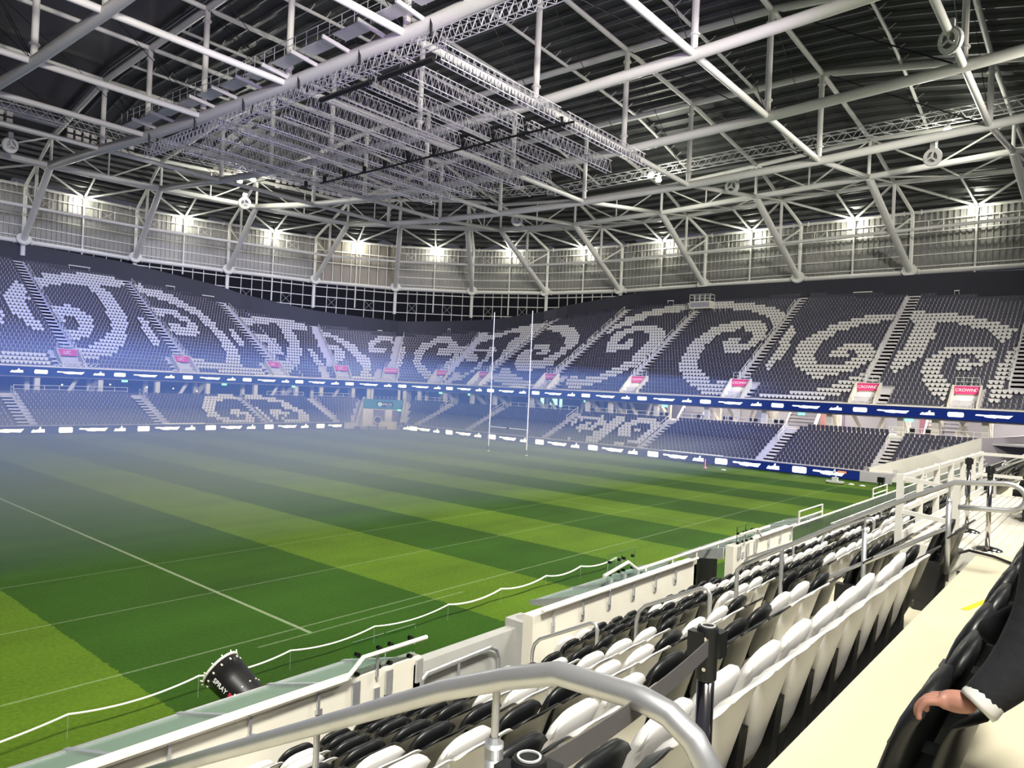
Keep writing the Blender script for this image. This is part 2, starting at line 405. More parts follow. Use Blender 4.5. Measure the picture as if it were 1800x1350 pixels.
# ------------------------------------------------------------------ far seats (thousands: one object per tier)
KORU = {'U':[[(91.0,20.9),(92.5,20.8),(92.6,20.1),(96.4,19.9),(96.6,19.0),(98.3,19.0),(98.4,18.2),(99.9,18.0),(100.0,17.4),(101.2,17.2),(101.3,16.5),(102.1,16.3),(102.2,15.6),(103.0,15.5),(102.2,12.1),(101.6,12.7),(100.9,14.4),(100.0,15.5),(99.3,15.5),(98.3,16.4),(97.2,16.4),(96.9,17.3),(94.6,17.3),(94.6,16.3),(94.8,14.3),(94.7,12.4),(94.6,11.0),(94.5,9.9),(94.4,8.9),(93.8,8.3),(93.3,7.2),(92.7,6.4),(92.4,5.5),(91.9,4.9),(91.9,6.3),(91.7,8.3),(91.6,9.8),(91.7,10.9),(92.3,11.0),(92.2,12.2),(92.3,13.1),(92.1,15.3),(92.0,17.1),(91.3,18.2)],[(96.5,11.8),(101.1,11.9),(101.2,11.1),(101.5,10.9),(101.6,10.1),(102.0,10.0),(101.6,9.1),(101.1,8.2),(100.8,8.0),(100.4,7.5),(100.0,7.2),(99.7,6.6),(98.8,6.5),(98.2,8.0),(98.1,9.1),(99.4,9.0),(99.5,8.5),(100.1,8.4),(100.0,9.9),(97.4,10.0),(97.4,9.3),(96.7,9.1),(96.8,7.7),(96.7,6.9),(97.1,5.7),(97.4,5.1),(97.9,4.3),(98.4,3.7),(98.4,2.9),(98.9,2.8),(98.6,2.1),(98.6,1.3),(97.9,1.1),(97.5,2.0),(96.9,2.1),(96.3,3.4),(95.8,4.2),(95.4,5.6),(95.0,6.4),(95.2,6.9),(95.1,7.9),(95.2,9.0),(95.6,9.1),(95.4,9.9),(95.9,10.1),(95.8,10.9),(96.7,11.0)],[(103.6,12.3),(104.1,12.1),(104.5,8.0),(104.0,7.1),(103.6,5.8),(103.3,4.6),(102.8,3.3),(103.9,3.1),(103.9,3.7),(104.9,3.9),(105.0,2.7),(104.1,2.4),(104.1,1.4),(102.3,1.2),(102.3,2.4),(101.8,3.8),(102.1,6.4),(103.0,11.1)],[(89.2,20.7),(89.7,20.8),(89.9,19.6),(89.8,18.1),(88.0,18.2),(87.9,17.2),(85.7,17.4),(85.5,17.1),(84.5,16.6),(84.2,15.9),(83.2,15.5),(82.8,14.4),(82.3,13.7),(81.9,12.7),(81.9,11.5),(81.8,10.1),(82.2,9.5),(82.7,8.3),(83.3,7.2),(86.6,7.5),(86.4,8.0),(87.0,8.3),(86.8,9.0),(87.5,9.1),(87.3,9.8),(86.7,10.3),(86.4,11.0),(85.8,11.0),(85.9,10.3),(86.5,9.8),(86.4,9.1),(84.5,9.1),(84.0,9.8),(83.6,10.9),(84.4,11.0),(84.1,11.8),(84.8,11.8),(84.5,12.7),(88.0,12.7),(88.2,11.9),(88.5,11.8),(88.6,11.1),(89.0,10.9),(89.4,9.1),(88.9,8.6),(88.8,8.0),(88.4,7.5),(88.4,6.8),(88.0,6.5),(87.9,5.6),(86.5,5.7),(86.6,4.7),(83.6,4.5),(83.1,5.3),(82.0,5.7),(81.0,6.6),(80.3,7.7),(79.6,9.0),(79.8,9.3),(79.4,10.5),(79.3,11.5),(79.4,12.3),(79.2,13.5),(79.9,13.6),(79.7,14.4),(80.3,14.5),(80.2,15.3),(80.8,15.4),(80.5,16.2),(81.8,16.2),(81.5,17.1),(82.6,17.3),(82.4,18.1),(84.1,18.2),(84.0,19.0),(85.6,19.0),(85.4,19.9),(89.4,19.8)],[(76.6,17.9),(77.0,16.3),(77.3,16.0),(77.6,15.0),(77.7,13.8),(77.8,12.8),(78.2,12.5),(78.4,10.2),(78.1,9.7),(78.1,8.5),(77.9,8.0),(77.8,7.0),(77.5,6.2),(77.3,5.3),(77.0,7.0),(76.8,9.9),(76.4,13.6),(76.3,15.8)],[(81.7,1.9),(85.0,2.1),(84.8,2.8),(86.8,3.0),(86.5,3.7),(88.1,3.9),(87.9,4.6),(89.0,4.8),(88.8,5.5),(89.6,5.5),(89.9,3.5),(89.5,3.1),(89.1,1.4),(87.3,1.2),(87.2,0.7),(85.4,0.2),(85.4,-0.4),(79.0,-0.8),(78.3,0.4),(81.9,1.2)],[(46.7,21.2),(48.2,21.3),(47.8,22.2),(49.2,22.2),(48.8,23.1),(50.7,23.2),(50.3,24.2),(52.6,24.1),(52.3,25.1),(56.1,24.9),(55.8,25.9),(58.4,25.8),(59.5,23.3),(57.7,23.6),(56.0,23.4),(56.1,22.2),(52.6,22.4),(52.6,21.4),(50.8,21.3),(51.0,20.2),(49.5,20.2),(49.5,18.6),(48.7,18.0)],[(60.6,25.3),(62.3,25.5),(64.0,26.0),(64.3,25.3),(68.1,25.0),(68.4,24.2),(70.1,24.0),(70.4,23.3),(71.7,23.3),(72.1,22.4),(72.8,22.2),(73.1,21.6),(73.8,21.4),(74.1,20.7),(74.9,20.5),(74.9,18.2),(75.2,15.6),(74.6,16.4),(73.4,17.9),(72.2,19.7),(71.3,20.5),(69.7,21.4),(68.2,22.4),(65.2,22.6),(64.7,23.3),(61.2,23.4)],[(66.4,18.9),(71.4,18.9),(71.8,18.0),(72.6,17.8),(73.2,16.4),(73.7,15.0),(73.7,13.6),(73.5,12.5),(73.2,11.6),(72.9,11.0),(72.6,10.7),(72.0,10.8),(71.9,9.9),(70.2,9.9),(69.3,10.8),(68.2,12.4),(68.1,13.3),(68.9,13.4),(68.5,14.4),(70.5,14.2),(70.8,13.6),(70.3,13.2),(70.4,12.8),(71.8,12.6),(71.7,13.5),(71.8,14.5),(71.2,15.7),(70.2,16.2),(69.3,17.2),(68.5,16.2),(66.7,16.1),(66.6,14.9),(66.0,13.8),(66.0,12.9),(65.9,11.8),(66.1,10.1),(66.5,8.5),(67.3,7.2),(67.9,6.0),(68.9,5.2),(70.0,4.3),(70.8,3.6),(71.1,2.9),(73.2,3.0),(73.0,3.7),(74.2,3.7),(74.1,4.4),(74.6,4.8),(74.6,5.4),(74.9,5.4),(75.2,4.3),(74.4,3.1),(74.1,2.4),(74.3,0.5),(74.0,0.3),(71.1,0.4),(70.7,1.0),(69.5,1.4),(68.6,2.3),(67.2,3.2),(66.6,4.2),(65.6,5.1),(64.5,6.8),(64.4,7.7),(63.8,8.7),(63.9,9.5),(63.6,10.4),(63.3,11.5),(63.5,12.4),(63.4,13.6),(63.9,14.6),(63.7,15.9),(64.3,16.3),(64.2,16.9),(65.2,17.4),(65.0,17.9),(66.7,18.0)],[(26.1,18.2),(27.1,18.4),(26.8,19.3),(29.7,19.1),(29.0,20.1),(30.3,20.0),(31.2,17.8),(31.4,16.3),(31.5,14.6),(31.2,13.5),(31.7,12.2),(30.8,11.5),(30.8,10.4),(30.4,10.4),(29.2,11.8),(28.9,13.2),(28.2,14.6),(28.1,15.7),(27.6,16.8),(26.5,16.9)],[(31.9,19.2),(35.8,19.2),(36.5,18.5),(37.8,18.3),(38.5,17.6),(39.2,17.3),(39.9,16.6),(40.9,15.7),(42.0,14.1),(42.5,13.1),(42.6,12.1),(42.5,11.1),(42.4,10.2),(42.5,9.2),(42.3,8.6),(42.3,7.5),(42.5,6.5),(42.4,5.6),(41.2,5.3),(39.5,5.1),(39.8,4.5),(36.9,4.4),(35.1,5.7),(34.0,7.3),(33.4,8.5),(32.9,9.9),(32.9,10.5),(34.9,10.5),(35.4,9.8),(35.0,9.5),(36.3,8.5),(36.8,7.3),(39.7,7.2),(39.3,8.0),(40.0,8.2),(39.6,8.9),(40.6,8.9),(40.1,9.9),(40.8,10.5),(40.2,11.5),(40.7,11.8),(40.1,12.7),(38.5,14.8),(36.8,15.9),(35.8,16.6),(34.3,16.8),(33.5,17.5),(31.6,17.6)],[(33.7,12.2),(37.4,12.2),(38.6,10.5),(38.7,9.5),(38.7,8.8),(37.3,8.9),(36.1,9.8),(37.4,9.8),(36.7,10.7),(34.8,10.8)],[(45.2,15.6),(45.9,13.4),(45.2,11.8),(46.2,9.3),(46.0,7.5),(46.1,5.7),(46.1,4.9),(46.0,4.0),(45.0,6.9),(44.3,8.7),(44.4,10.2),(44.2,12.1),(44.4,13.0),(44.2,14.4)],[(52.2,25.0),(55.3,24.9),(56.5,22.4),(53.0,22.3),(53.1,21.4),(50.8,21.4),(50.9,20.5),(49.5,20.4),(49.6,19.5),(48.5,19.4),(48.4,18.3),(47.3,17.6),(46.9,16.6),(46.6,15.3),(46.4,14.6),(46.1,16.6),(46.2,18.3),(46.3,19.7),(46.3,20.4),(47.6,20.3),(47.1,21.4),(48.5,21.3),(47.9,22.3),(49.3,22.3),(48.9,23.1),(50.9,23.1),(50.4,24.0),(52.7,24.0)],[(49.8,18.5),(54.4,18.5),(55.0,17.6),(56.0,17.6),(56.5,16.8),(57.1,16.6),(57.9,15.0),(58.1,13.8),(58.5,12.6),(58.3,11.7),(58.3,10.5),(58.2,9.7),(58.2,8.6),(58.4,7.7),(57.9,6.9),(57.9,6.1),(57.3,5.5),(56.8,4.7),(56.5,3.9),(55.8,3.3),(55.2,2.9),(54.8,2.2),(54.0,1.9),(53.5,1.1),(52.1,0.5),(52.0,0.3),(49.7,0.4),(48.7,1.9),(47.9,3.6),(49.2,3.6),(50.0,2.8),(51.6,3.0),(51.4,3.6),(53.1,3.7),(52.8,4.5),(53.9,4.6),(53.7,5.3),(54.8,5.5),(54.5,6.1),(55.3,6.3),(54.9,7.0),(55.8,7.2),(55.6,7.8),(56.2,8.0),(55.8,8.8),(55.6,9.7),(55.8,10.5),(55.8,11.8),(55.4,13.0),(55.4,13.9),(54.9,15.4),(53.4,16.1),(52.0,16.6),(50.9,16.1),(50.1,15.9),(50.2,14.9),(50.0,14.0),(50.6,12.7),(51.8,12.3),(51.8,13.3),(51.4,14.1),(52.9,13.9),(53.6,12.5),(53.6,11.5),(53.5,10.6),(51.8,10.6),(51.9,9.8),(50.7,9.8),(49.3,11.1),(48.5,12.4),(48.5,13.3),(48.0,14.5),(48.2,15.3),(48.1,16.0),(48.1,16.9),(49.0,17.1),(48.8,17.7),(50.1,17.8)],[(38.1,1.6),(38.1,2.6),(39.2,1.7),(41.0,1.8),(42.1,1.0),(44.4,0.8),(45.4,-0.4),(39.9,-0.5)],[(59.3,10.3),(59.4,10.9),(60.0,7.8),(60.0,6.7),(60.0,5.6),(60.1,4.3),(59.6,4.1),(59.5,5.4),(59.7,6.6),(59.4,8.3)],[(18.8,14.6),(20.1,14.9),(20.3,14.0),(20.6,13.9),(20.9,13.1),(21.3,12.9),(21.8,12.0),(22.7,12.0),(22.9,10.0),(22.9,7.8),(23.1,5.3),(22.9,3.5),(22.3,2.9),(22.5,1.7),(22.0,1.4),(21.9,0.2),(20.6,0.8),(19.7,1.8),(18.8,2.9),(18.0,4.3),(17.2,6.1),(17.0,7.9),(17.0,9.5),(17.1,10.8),(17.3,11.9),(17.5,12.6),(18.1,12.9),(18.1,13.6),(18.8,13.9)],[(24.0,14.4),(23.9,15.8),(24.8,15.6),(24.7,16.5),(25.6,16.7),(25.5,17.4),(26.3,17.6),(26.7,19.3),(27.7,19.6),(28.9,20.1),(30.9,20.2),(30.9,18.1),(30.6,16.4),(30.4,14.8),(30.7,13.4),(30.4,12.4),(30.9,10.9),(30.9,9.3),(31.1,8.1),(31.2,6.6),(31.5,5.1),(31.8,4.2),(31.0,5.1),(30.1,6.6),(29.7,7.8),(28.7,9.3),(28.3,10.5),(28.2,11.8),(27.7,13.1),(27.8,13.8),(27.8,14.8),(28.0,15.8),(27.7,16.5),(26.7,16.4),(25.8,16.0),(26.0,15.3),(25.2,14.8),(25.3,14.1),(24.7,14.1),(24.6,13.4),(24.2,13.0),(24.0,12.1)],[(24.1,11.1),(26.8,11.3),(27.4,10.2),(27.4,9.3),(27.7,8.0),(28.0,6.8),(27.6,6.5),(28.1,5.3),(28.2,4.4),(27.8,3.8),(27.5,3.2),(27.6,2.3),(27.6,1.7),(27.1,1.1),(26.3,1.1),(25.0,1.6),(25.2,2.2),(26.3,2.0),(26.4,2.8),(26.9,3.1),(26.8,3.7),(27.4,4.1),(27.0,4.9),(27.1,5.5),(26.7,6.4),(27.1,6.7),(26.7,7.7),(27.1,8.0),(26.5,9.2),(26.2,10.0),(24.4,10.0),(24.7,8.9),(25.8,8.6),(26.3,7.4),(25.9,6.7),(25.2,6.3),(24.2,7.2),(23.9,8.2),(24.1,9.1),(23.9,10.1)],[(33.2,4.6),(35.0,4.7),(36.2,3.6),(38.0,2.8),(41.4,1.6),(43.1,0.7),(45.1,0.2),(45.1,-0.5),(39.6,-0.6),(38.4,0.1),(36.6,0.5),(34.8,0.7),(33.6,2.3),(33.6,3.5)],[(3.1,16.4),(4.0,16.8),(5.2,16.3),(5.2,14.4),(4.2,14.1),(3.2,14.3),(3.3,12.6),(3.4,11.4),(3.4,10.1),(2.8,7.6),(1.8,5.1),(0.6,3.0),(-0.5,2.1),(-1.8,1.1),(-3.2,1.1),(-2.3,2.5),(-0.5,4.6),(0.8,6.7),(1.1,7.9),(1.8,9.5),(1.9,11.0),(2.0,12.0)],[(5.8,14.9),(6.6,14.8),(7.2,13.9),(7.9,13.4),(8.4,12.5),(9.0,11.6),(9.6,10.7),(10.0,9.4),(10.3,8.4),(10.8,7.6),(11.3,6.3),(11.4,5.1),(11.7,3.9),(11.5,2.0),(11.6,1.2),(12.8,1.3),(12.3,-0.5),(7.4,-0.3),(7.3,0.8),(9.9,1.2),(10.3,2.8),(10.2,4.3),(9.8,5.5),(9.4,6.8),(9.0,8.0),(8.6,9.2),(8.3,10.1),(7.9,11.0),(7.5,11.9),(7.1,12.5),(6.7,12.8),(6.0,13.2)],[(6.0,9.7),(7.7,10.0),(8.3,8.1),(8.3,6.9),(7.7,5.2),(6.8,4.3),(6.0,5.1),(5.8,6.2),(7.0,6.7),(7.0,8.0),(5.9,8.1)],[(12.3,13.8),(14.1,13.9),(14.0,11.4),(13.7,12.1),(13.5,12.4),(12.4,11.9),(12.0,10.8),(12.2,9.4),(12.4,10.1),(13.2,10.2),(13.5,9.2),(13.2,8.1),(11.7,8.0),(11.3,9.3),(11.2,10.9),(11.5,12.0),(11.8,12.8),(12.3,13.1)],[(14.7,13.0),(15.0,11.5),(15.6,10.5),(15.9,8.9),(16.0,6.9),(15.8,5.2),(15.6,3.7),(14.6,3.5),(14.5,7.4),(14.5,10.7)],[(3.9,8.1),(4.5,7.9),(4.5,6.0),(4.6,4.3),(4.7,2.5),(3.7,3.3),(3.6,4.8),(3.5,6.2)],[(-16.9,22.5),(-15.0,22.7),(-13.5,22.0),(-12.1,21.1),(-11.3,19.8),(-11.0,18.7),(-9.9,18.0),(-9.5,16.9),(-9.0,15.8),(-8.9,14.6),(-8.6,13.8),(-8.8,12.3),(-8.4,11.2),(-8.7,9.8),(-8.3,8.7),(-8.5,7.3),(-8.6,6.2),(-8.9,5.1),(-9.4,3.8),(-9.9,2.1),(-7.3,2.1),(-6.9,1.1),(-7.2,-0.2),(-13.7,-0.4),(-13.5,0.3),(-16.0,0.6),(-15.8,1.2),(-17.8,1.1),(-17.9,1.9),(-18.3,3.3),(-17.3,3.7),(-15.5,3.6),(-15.6,2.9),(-13.7,2.6),(-12.3,2.7),(-11.6,4.3),(-10.9,5.6),(-10.7,7.0),(-10.4,8.7),(-10.4,10.1),(-10.4,11.5),(-10.6,12.6),(-10.8,13.4),(-10.8,14.8),(-11.2,16.0),(-11.9,16.1),(-12.3,17.2),(-13.2,17.9),(-14.0,18.7),(-14.3,19.2),(-15.6,18.9),(-15.5,19.9),(-17.0,19.8),(-17.4,21.2)],[(-18.6,16.1),(-13.8,16.8),(-13.9,15.6),(-13.1,15.0),(-12.5,14.3),(-12.5,13.1),(-12.2,12.3),(-12.7,10.8),(-13.6,9.4),(-16.1,9.2),(-17.1,9.4),(-17.3,10.4),(-17.1,12.4),(-15.2,12.7),(-14.6,12.4),(-15.7,11.2),(-14.1,11.4),(-13.9,12.9),(-14.4,13.3),(-14.9,14.1),(-14.9,14.7),(-17.6,14.5),(-18.7,12.9),(-18.9,13.9)],[(-20.6,13.1),(-20.1,12.1),(-20.3,10.2),(-20.3,8.4),(-20.7,6.6),(-21.3,7.3),(-21.4,8.5),(-21.7,10.3)],[(-3.3,16.2),(-1.8,16.9),(1.2,17.2),(4.2,17.1),(5.3,15.5),(4.9,14.4),(3.3,15.0),(3.2,14.0),(3.2,12.6),(3.4,11.4),(3.2,9.5),(2.9,7.6),(1.9,5.2),(0.8,3.3),(-1.3,1.5),(-2.7,1.4),(-3.0,2.5),(-3.1,3.5),(-1.0,4.5),(0.3,6.1),(1.4,8.3),(1.9,10.1),(2.0,12.4),(2.1,14.3),(2.0,15.5),(-0.2,15.2),(-2.7,13.9),(-3.6,13.1),(-3.4,15.0)],[(-2.8,11.6),(-0.4,11.8),(-0.3,10.9),(0.5,10.5),(0.3,9.3),(0.4,8.1),(-0.5,6.0),(-2.6,5.3),(-4.1,5.6),(-4.1,7.3),(-2.1,7.5),(-1.6,8.7),(-3.2,9.1),(-3.7,10.2)],[(-6.3,13.3),(-6.2,12.2),(-6.0,10.4),(-6.2,8.4),(-6.4,7.0),(-7.2,7.5),(-7.6,8.8),(-7.4,10.5)],[(-33.3,21.0),(-31.5,22.1),(-31.2,22.9),(-29.3,23.5),(-25.4,24.8),(-20.8,25.0),(-19.8,23.9),(-19.2,22.9),(-20.1,22.1),(-23.5,21.6),(-23.6,21.0),(-23.1,20.2),(-22.7,19.2),(-22.7,17.7),(-22.9,16.0),(-23.0,14.3),(-23.0,12.5),(-23.3,10.8),(-24.4,8.9),(-25.5,6.9),(-26.6,5.1),(-27.8,3.6),(-28.7,2.8),(-29.7,2.2),(-32.2,1.8),(-32.8,2.6),(-33.1,3.9),(-31.7,4.2),(-30.3,4.9),(-29.3,5.9),(-28.5,6.6),(-27.5,7.9),(-26.5,9.1),(-25.8,10.9),(-25.6,12.8),(-25.4,14.9),(-25.3,16.9),(-25.3,18.5),(-25.7,19.8),(-25.9,21.0),(-27.8,21.0),(-30.2,20.2),(-32.4,18.8),(-33.3,18.0)],[(-33.3,13.1),(-32.0,14.5),(-30.2,14.6),(-29.2,13.9),(-28.7,13.0),(-28.3,12.1),(-28.3,10.8),(-28.6,9.2),(-30.0,7.0),(-31.3,6.4),(-32.8,5.8),(-33.2,6.9),(-33.3,8.0),(-31.3,8.5),(-30.5,9.9),(-30.3,11.2),(-30.9,11.8),(-31.7,11.6),(-31.8,10.4),(-32.9,10.2),(-33.1,10.9),(-33.5,12.1)],[(-35.2,20.0),(-34.8,18.4),(-35.1,16.5),(-34.9,15.5),(-35.9,14.1),(-35.9,12.8),(-35.9,11.4),(-35.6,10.2),(-35.3,8.6),(-35.4,7.5),(-36.5,7.7),(-37.2,8.3),(-37.4,9.7),(-37.8,10.8),(-38.2,11.4),(-38.1,13.1),(-38.0,15.2),(-37.5,16.5),(-36.9,17.7),(-36.2,18.9)],[(-39.4,11.6),(-39.1,11.2),(-39.4,9.6),(-40.1,7.6),(-40.5,6.8)],[(-41.5,2.9),(-40.1,2.9),(-40.2,2.1),(-36.8,2.4),(-37.0,1.6),(-36.8,0.3),(-40.2,-0.1),(-40.2,0.4),(-42.1,0.4)],[(-18.5,23.4),(-16.8,23.7),(-16.8,22.9),(-15.0,22.5),(-14.1,21.4),(-12.9,20.8),(-13.2,20.2),(-15.3,20.3),(-17.0,20.5),(-18.0,21.2)],[(-21.1,13.3),(-21.0,12.2),(-21.0,10.7),(-21.2,8.8),(-21.0,7.3),(-20.8,5.6),(-21.9,6.5),(-21.9,8.5),(-21.7,10.6)]],'L':[[(-16.9,-0.9),(-15.4,-0.8),(-14.9,-0.1),(-13.3,-0.1),(-14.3,-1.9),(-15.0,-1.9),(-15.6,-2.8),(-16.5,-2.9),(-18.2,-6.1),(-17.7,-6.3),(-18.1,-7.2),(-17.1,-7.4),(-17.8,-8.7),(-18.6,-8.5),(-18.5,-7.8),(-19.2,-7.7),(-19.0,-7.2),(-19.8,-7.0),(-19.5,-5.7),(-19.7,-5.2),(-19.0,-3.9),(-18.0,-2.0)],[(-13.3,-0.1),(-12.1,-0.1),(-12.9,-1.8),(-14.3,-1.9)],[(-10.6,-0.2),(-7.7,-0.0),(-8.1,-1.0),(-5.7,-1.0),(-6.2,-2.0),(-4.8,-2.1),(-5.1,-2.9),(-4.3,-3.0),(-4.6,-3.7),(-3.9,-3.9),(-4.2,-4.6),(-3.3,-4.7),(-3.7,-5.4),(-3.3,-5.6),(-3.7,-6.4),(-3.4,-6.6),(-4.7,-8.7),(-5.6,-9.3),(-8.3,-9.3),(-8.2,-8.6),(-9.5,-8.4),(-8.9,-7.5),(-8.5,-7.3),(-8.7,-8.0),(-6.3,-8.0),(-5.2,-6.3),(-4.8,-5.6),(-5.6,-5.3),(-6.3,-4.6),(-6.5,-3.7),(-6.2,-2.9),(-6.8,-2.8),(-8.1,-2.7),(-7.6,-1.8),(-8.7,-1.8),(-11.4,-1.8)],[(-8.8,-4.7),(-7.3,-4.6),(-7.7,-5.4),(-6.4,-5.6),(-7.0,-6.8),(-7.8,-7.0),(-8.3,-6.3),(-9.3,-8.0),(-9.9,-7.9),(-10.1,-6.8),(-10.2,-6.3)],[(-10.6,-0.5),(-10.6,-2.5),(-10.7,-4.7),(-10.7,-7.0),(-10.8,-8.6),(-10.5,-9.2),(-11.5,-9.1),(-11.3,-7.0),(-11.1,-4.4),(-10.8,-2.2)],[(-15.5,-4.6),(-14.1,-4.6),(-14.5,-5.6),(-13.1,-5.6),(-13.5,-6.3),(-13.1,-7.2),(-13.8,-8.6),(-14.7,-9.2),(-18.1,-9.1),(-17.5,-8.1),(-14.9,-7.8),(-14.2,-6.8),(-15.4,-7.0),(-15.9,-6.3)],[(53.8,-2.1),(57.7,-1.3),(58.9,-3.2),(59.1,-4.4),(58.1,-4.6),(58.6,-5.3),(58.1,-6.0),(56.4,-6.2),(55.5,-4.8),(55.5,-3.8),(56.8,-3.7),(57.4,-4.7),(57.8,-4.5),(57.4,-3.7),(57.9,-3.7),(57.1,-2.6),(54.6,-3.1)],[(59.2,-1.1),(61.0,-1.0),(61.6,-2.6),(61.6,-3.6),(61.6,-4.5),(61.4,-5.2),(61.4,-6.2),(61.5,-7.0),(61.4,-7.7),(61.6,-8.8),(59.8,-8.9),(59.2,-7.9),(59.3,-7.2),(59.2,-6.3),(59.3,-5.6),(59.3,-4.7),(59.2,-3.7),(59.3,-3.0),(59.4,-2.1)],[(56.4,-7.9),(56.7,-7.8),(57.3,-8.7),(59.7,-8.7),(63.9,-8.5),(63.5,-7.9),(64.9,-7.9),(65.7,-9.2),(64.3,-9.2),(57.4,-9.3)],[(62.3,-2.0),(62.8,-1.3),(65.5,-1.2),(66.5,-2.0),(67.4,-3.5),(67.3,-4.5),(67.2,-5.5),(67.3,-6.6),(67.3,-7.7),(67.1,-8.1),(66.2,-6.6),(66.0,-5.5),(66.1,-4.7),(66.1,-3.8),(65.5,-2.7),(63.0,-3.1),(63.2,-3.8),(64.1,-4.8),(64.8,-6.1),(63.1,-6.3),(61.8,-4.0),(61.8,-3.0)],[(63.7,-3.9),(64.9,-3.7),(65.3,-5.2),(64.5,-5.2)],[(65.0,-7.0),(66.4,-7.0),(66.8,-8.4),(65.8,-8.4)],[(53.8,-4.3),(53.7,-3.4),(53.8,-2.1),(54.8,-3.5),(54.6,-4.4),(54.6,-5.4)]],'H':[[(19.3,12.3),(19.6,13.1),(20.0,12.5),(20.4,12.1),(20.6,11.2),(19.5,11.1),(19.6,9.8),(20.0,8.7),(21.7,8.6),(21.9,9.3),(22.1,7.7),(22.0,6.5),(21.9,4.9),(21.9,3.7),(21.8,3.4),(20.9,2.7),(20.2,3.6),(19.3,4.5),(18.6,5.6),(18.2,7.0),(18.2,8.0),(18.2,9.3),(18.5,10.0),(18.5,11.0),(18.9,11.7)]]}
def pip(poly, X, Y):
    c = np.zeros(X.shape, bool); n = len(poly)
    for i in range(n):
        x1, y1 = poly[i]; x2, y2 = poly[i-1]
        if y1 == y2: continue
        k = ((y1 > Y) != (y2 > Y)) & (X < (x2-x1)*(Y-y1)/(y2-y1)+x1); c ^= k
    return c
def is_white(S, D, key):
    S = np.array(S); D = np.array(D); r = np.zeros(S.shape, bool)
    for p in KORU[key]: r |= pip(p, S, D)
    if key == 'U':
        for p in KORU['H']: r &= ~pip(p, S, D)
    return r
out_w = [(-.205, .81), (.205, .81), (.235, .75), (.225, .66), (.10, .40), (-.10, .40), (-.225, .66), (-.235, .75)]
out_d = [(-.16, .80), (.16, .80), (.185, .75), (.185, .58), (.165, .40), (-.165, .40), (-.185, .58), (-.185, .75)]
def seat_template(out, bracket):
    n = len(out); v = []; f = []; m = []
    for y in (0, .09):
        for x, z in out: v.append((x, y+(z-.4)*.12, z))
    f.append(tuple(range(n))); m.append(0)
    f.append(tuple(range(n, 2*n))[::-1]); m.append(0)
    for i in range(n): f.append((i, n+i, n+(i+1) % n, (i+1) % n)); m.append(0)
    if bracket:  # dark strip behind a pale seat, imitating shade in the gaps
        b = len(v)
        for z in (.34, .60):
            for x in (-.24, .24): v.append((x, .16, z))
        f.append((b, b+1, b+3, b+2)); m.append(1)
    else:                               # thin pale stanchion between two dark seats
        b = len(v)
        for x in (-.255, -.228):
            for z in (.1, .72): v.append((x, .12, z))
        f.append((b, b+2, b+3, b+1)); m.append(2)
    return np.array(v), f, m
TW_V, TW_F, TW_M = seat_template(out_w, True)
TD_V, TD_F, TD_M = seat_template(out_d, False)
def mass(name, pos, ts, ns, white, label):
    pos = np.array(pos); ts = np.array(ts); ns = np.array(ns); V = []; F = []; MI = []; base_i = 0
    for wflag, tv, tf, tm, off in ((True, TW_V, TW_F, TW_M, 0), (False, TD_V, TD_F, TD_M, 1)):
        idx = np.where(white == wflag)[0]
        if len(idx) == 0: continue
        P = pos[idx][:, None, :]; T = ts[idx][:, None, :]; Nn = ns[idx][:, None, :]
        vv = P+T*tv[None, :, 0:1]+Nn*tv[None, :, 1:2]; vv[:, :, 2] += tv[None, :, 2]
        V.append(vv.reshape(-1, 3)); k = len(tv)
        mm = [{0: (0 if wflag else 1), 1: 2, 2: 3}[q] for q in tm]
        for j in range(len(idx)):
            o = base_i+j*k
            F.extend([tuple(i+o for i in f) for f in tf]); MI.extend(mm)
        base_i += k*len(idx)
    me = bpy.data.meshes.new(name); me.from_pydata(np.concatenate(V).tolist(), [], F)
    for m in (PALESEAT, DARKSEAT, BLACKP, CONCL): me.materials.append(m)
    me.polygons.foreach_set('material_index', MI); me.update()
    o = bpy.data.objects.new(name, me); COL.objects.link(o); tag(o, label, 'seats', kind='stuff'); return o
def row_positions(d, pitch=.48):
    out = []
    s = -math.floor(-S0/pitch)*pitch
    while s < -.2: out.append(s); s += pitch
    n = int((RR+d)*PI/2/pitch); 
    for i in range(n): out.append((i+.5)/n*ARC)
    s = ARC+.24
    while s < S1: out.append(s); s += pitch
    return out
pos = []; ts = []; ns = []; S = []; D = []
for r in range(36):
    d = r*U_TREAD+.45
    for s in row_positions(d):
        if d > dmax(s): continue
        k = (RR+d)/RR if 0 < s < ARC else 1
        if min(abs(s-a) for a in UA)*k < AISW+.2 and r >= 4: continue
        if r < 4 and any(abs(s-a)*k < 1.5 for a in VOM): continue
        if r < 4:
            bad = False
            for a in UA:
                q = (s-a)*k; o = 2.0 if a > sA(40) else -2.0
                if abs(q-o) < .7: bad = True
            if bad: continue
        p = base(s, d); pos.append((p.x, p.y, U_Z0+r*U_RISE)); ts.append(tuple(tan(s))); ns.append(tuple(nrm(s))); S.append(s); D.append(d)
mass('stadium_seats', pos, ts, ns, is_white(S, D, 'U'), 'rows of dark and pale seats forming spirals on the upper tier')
pos = []; ts = []; ns = []; S = []; D = []
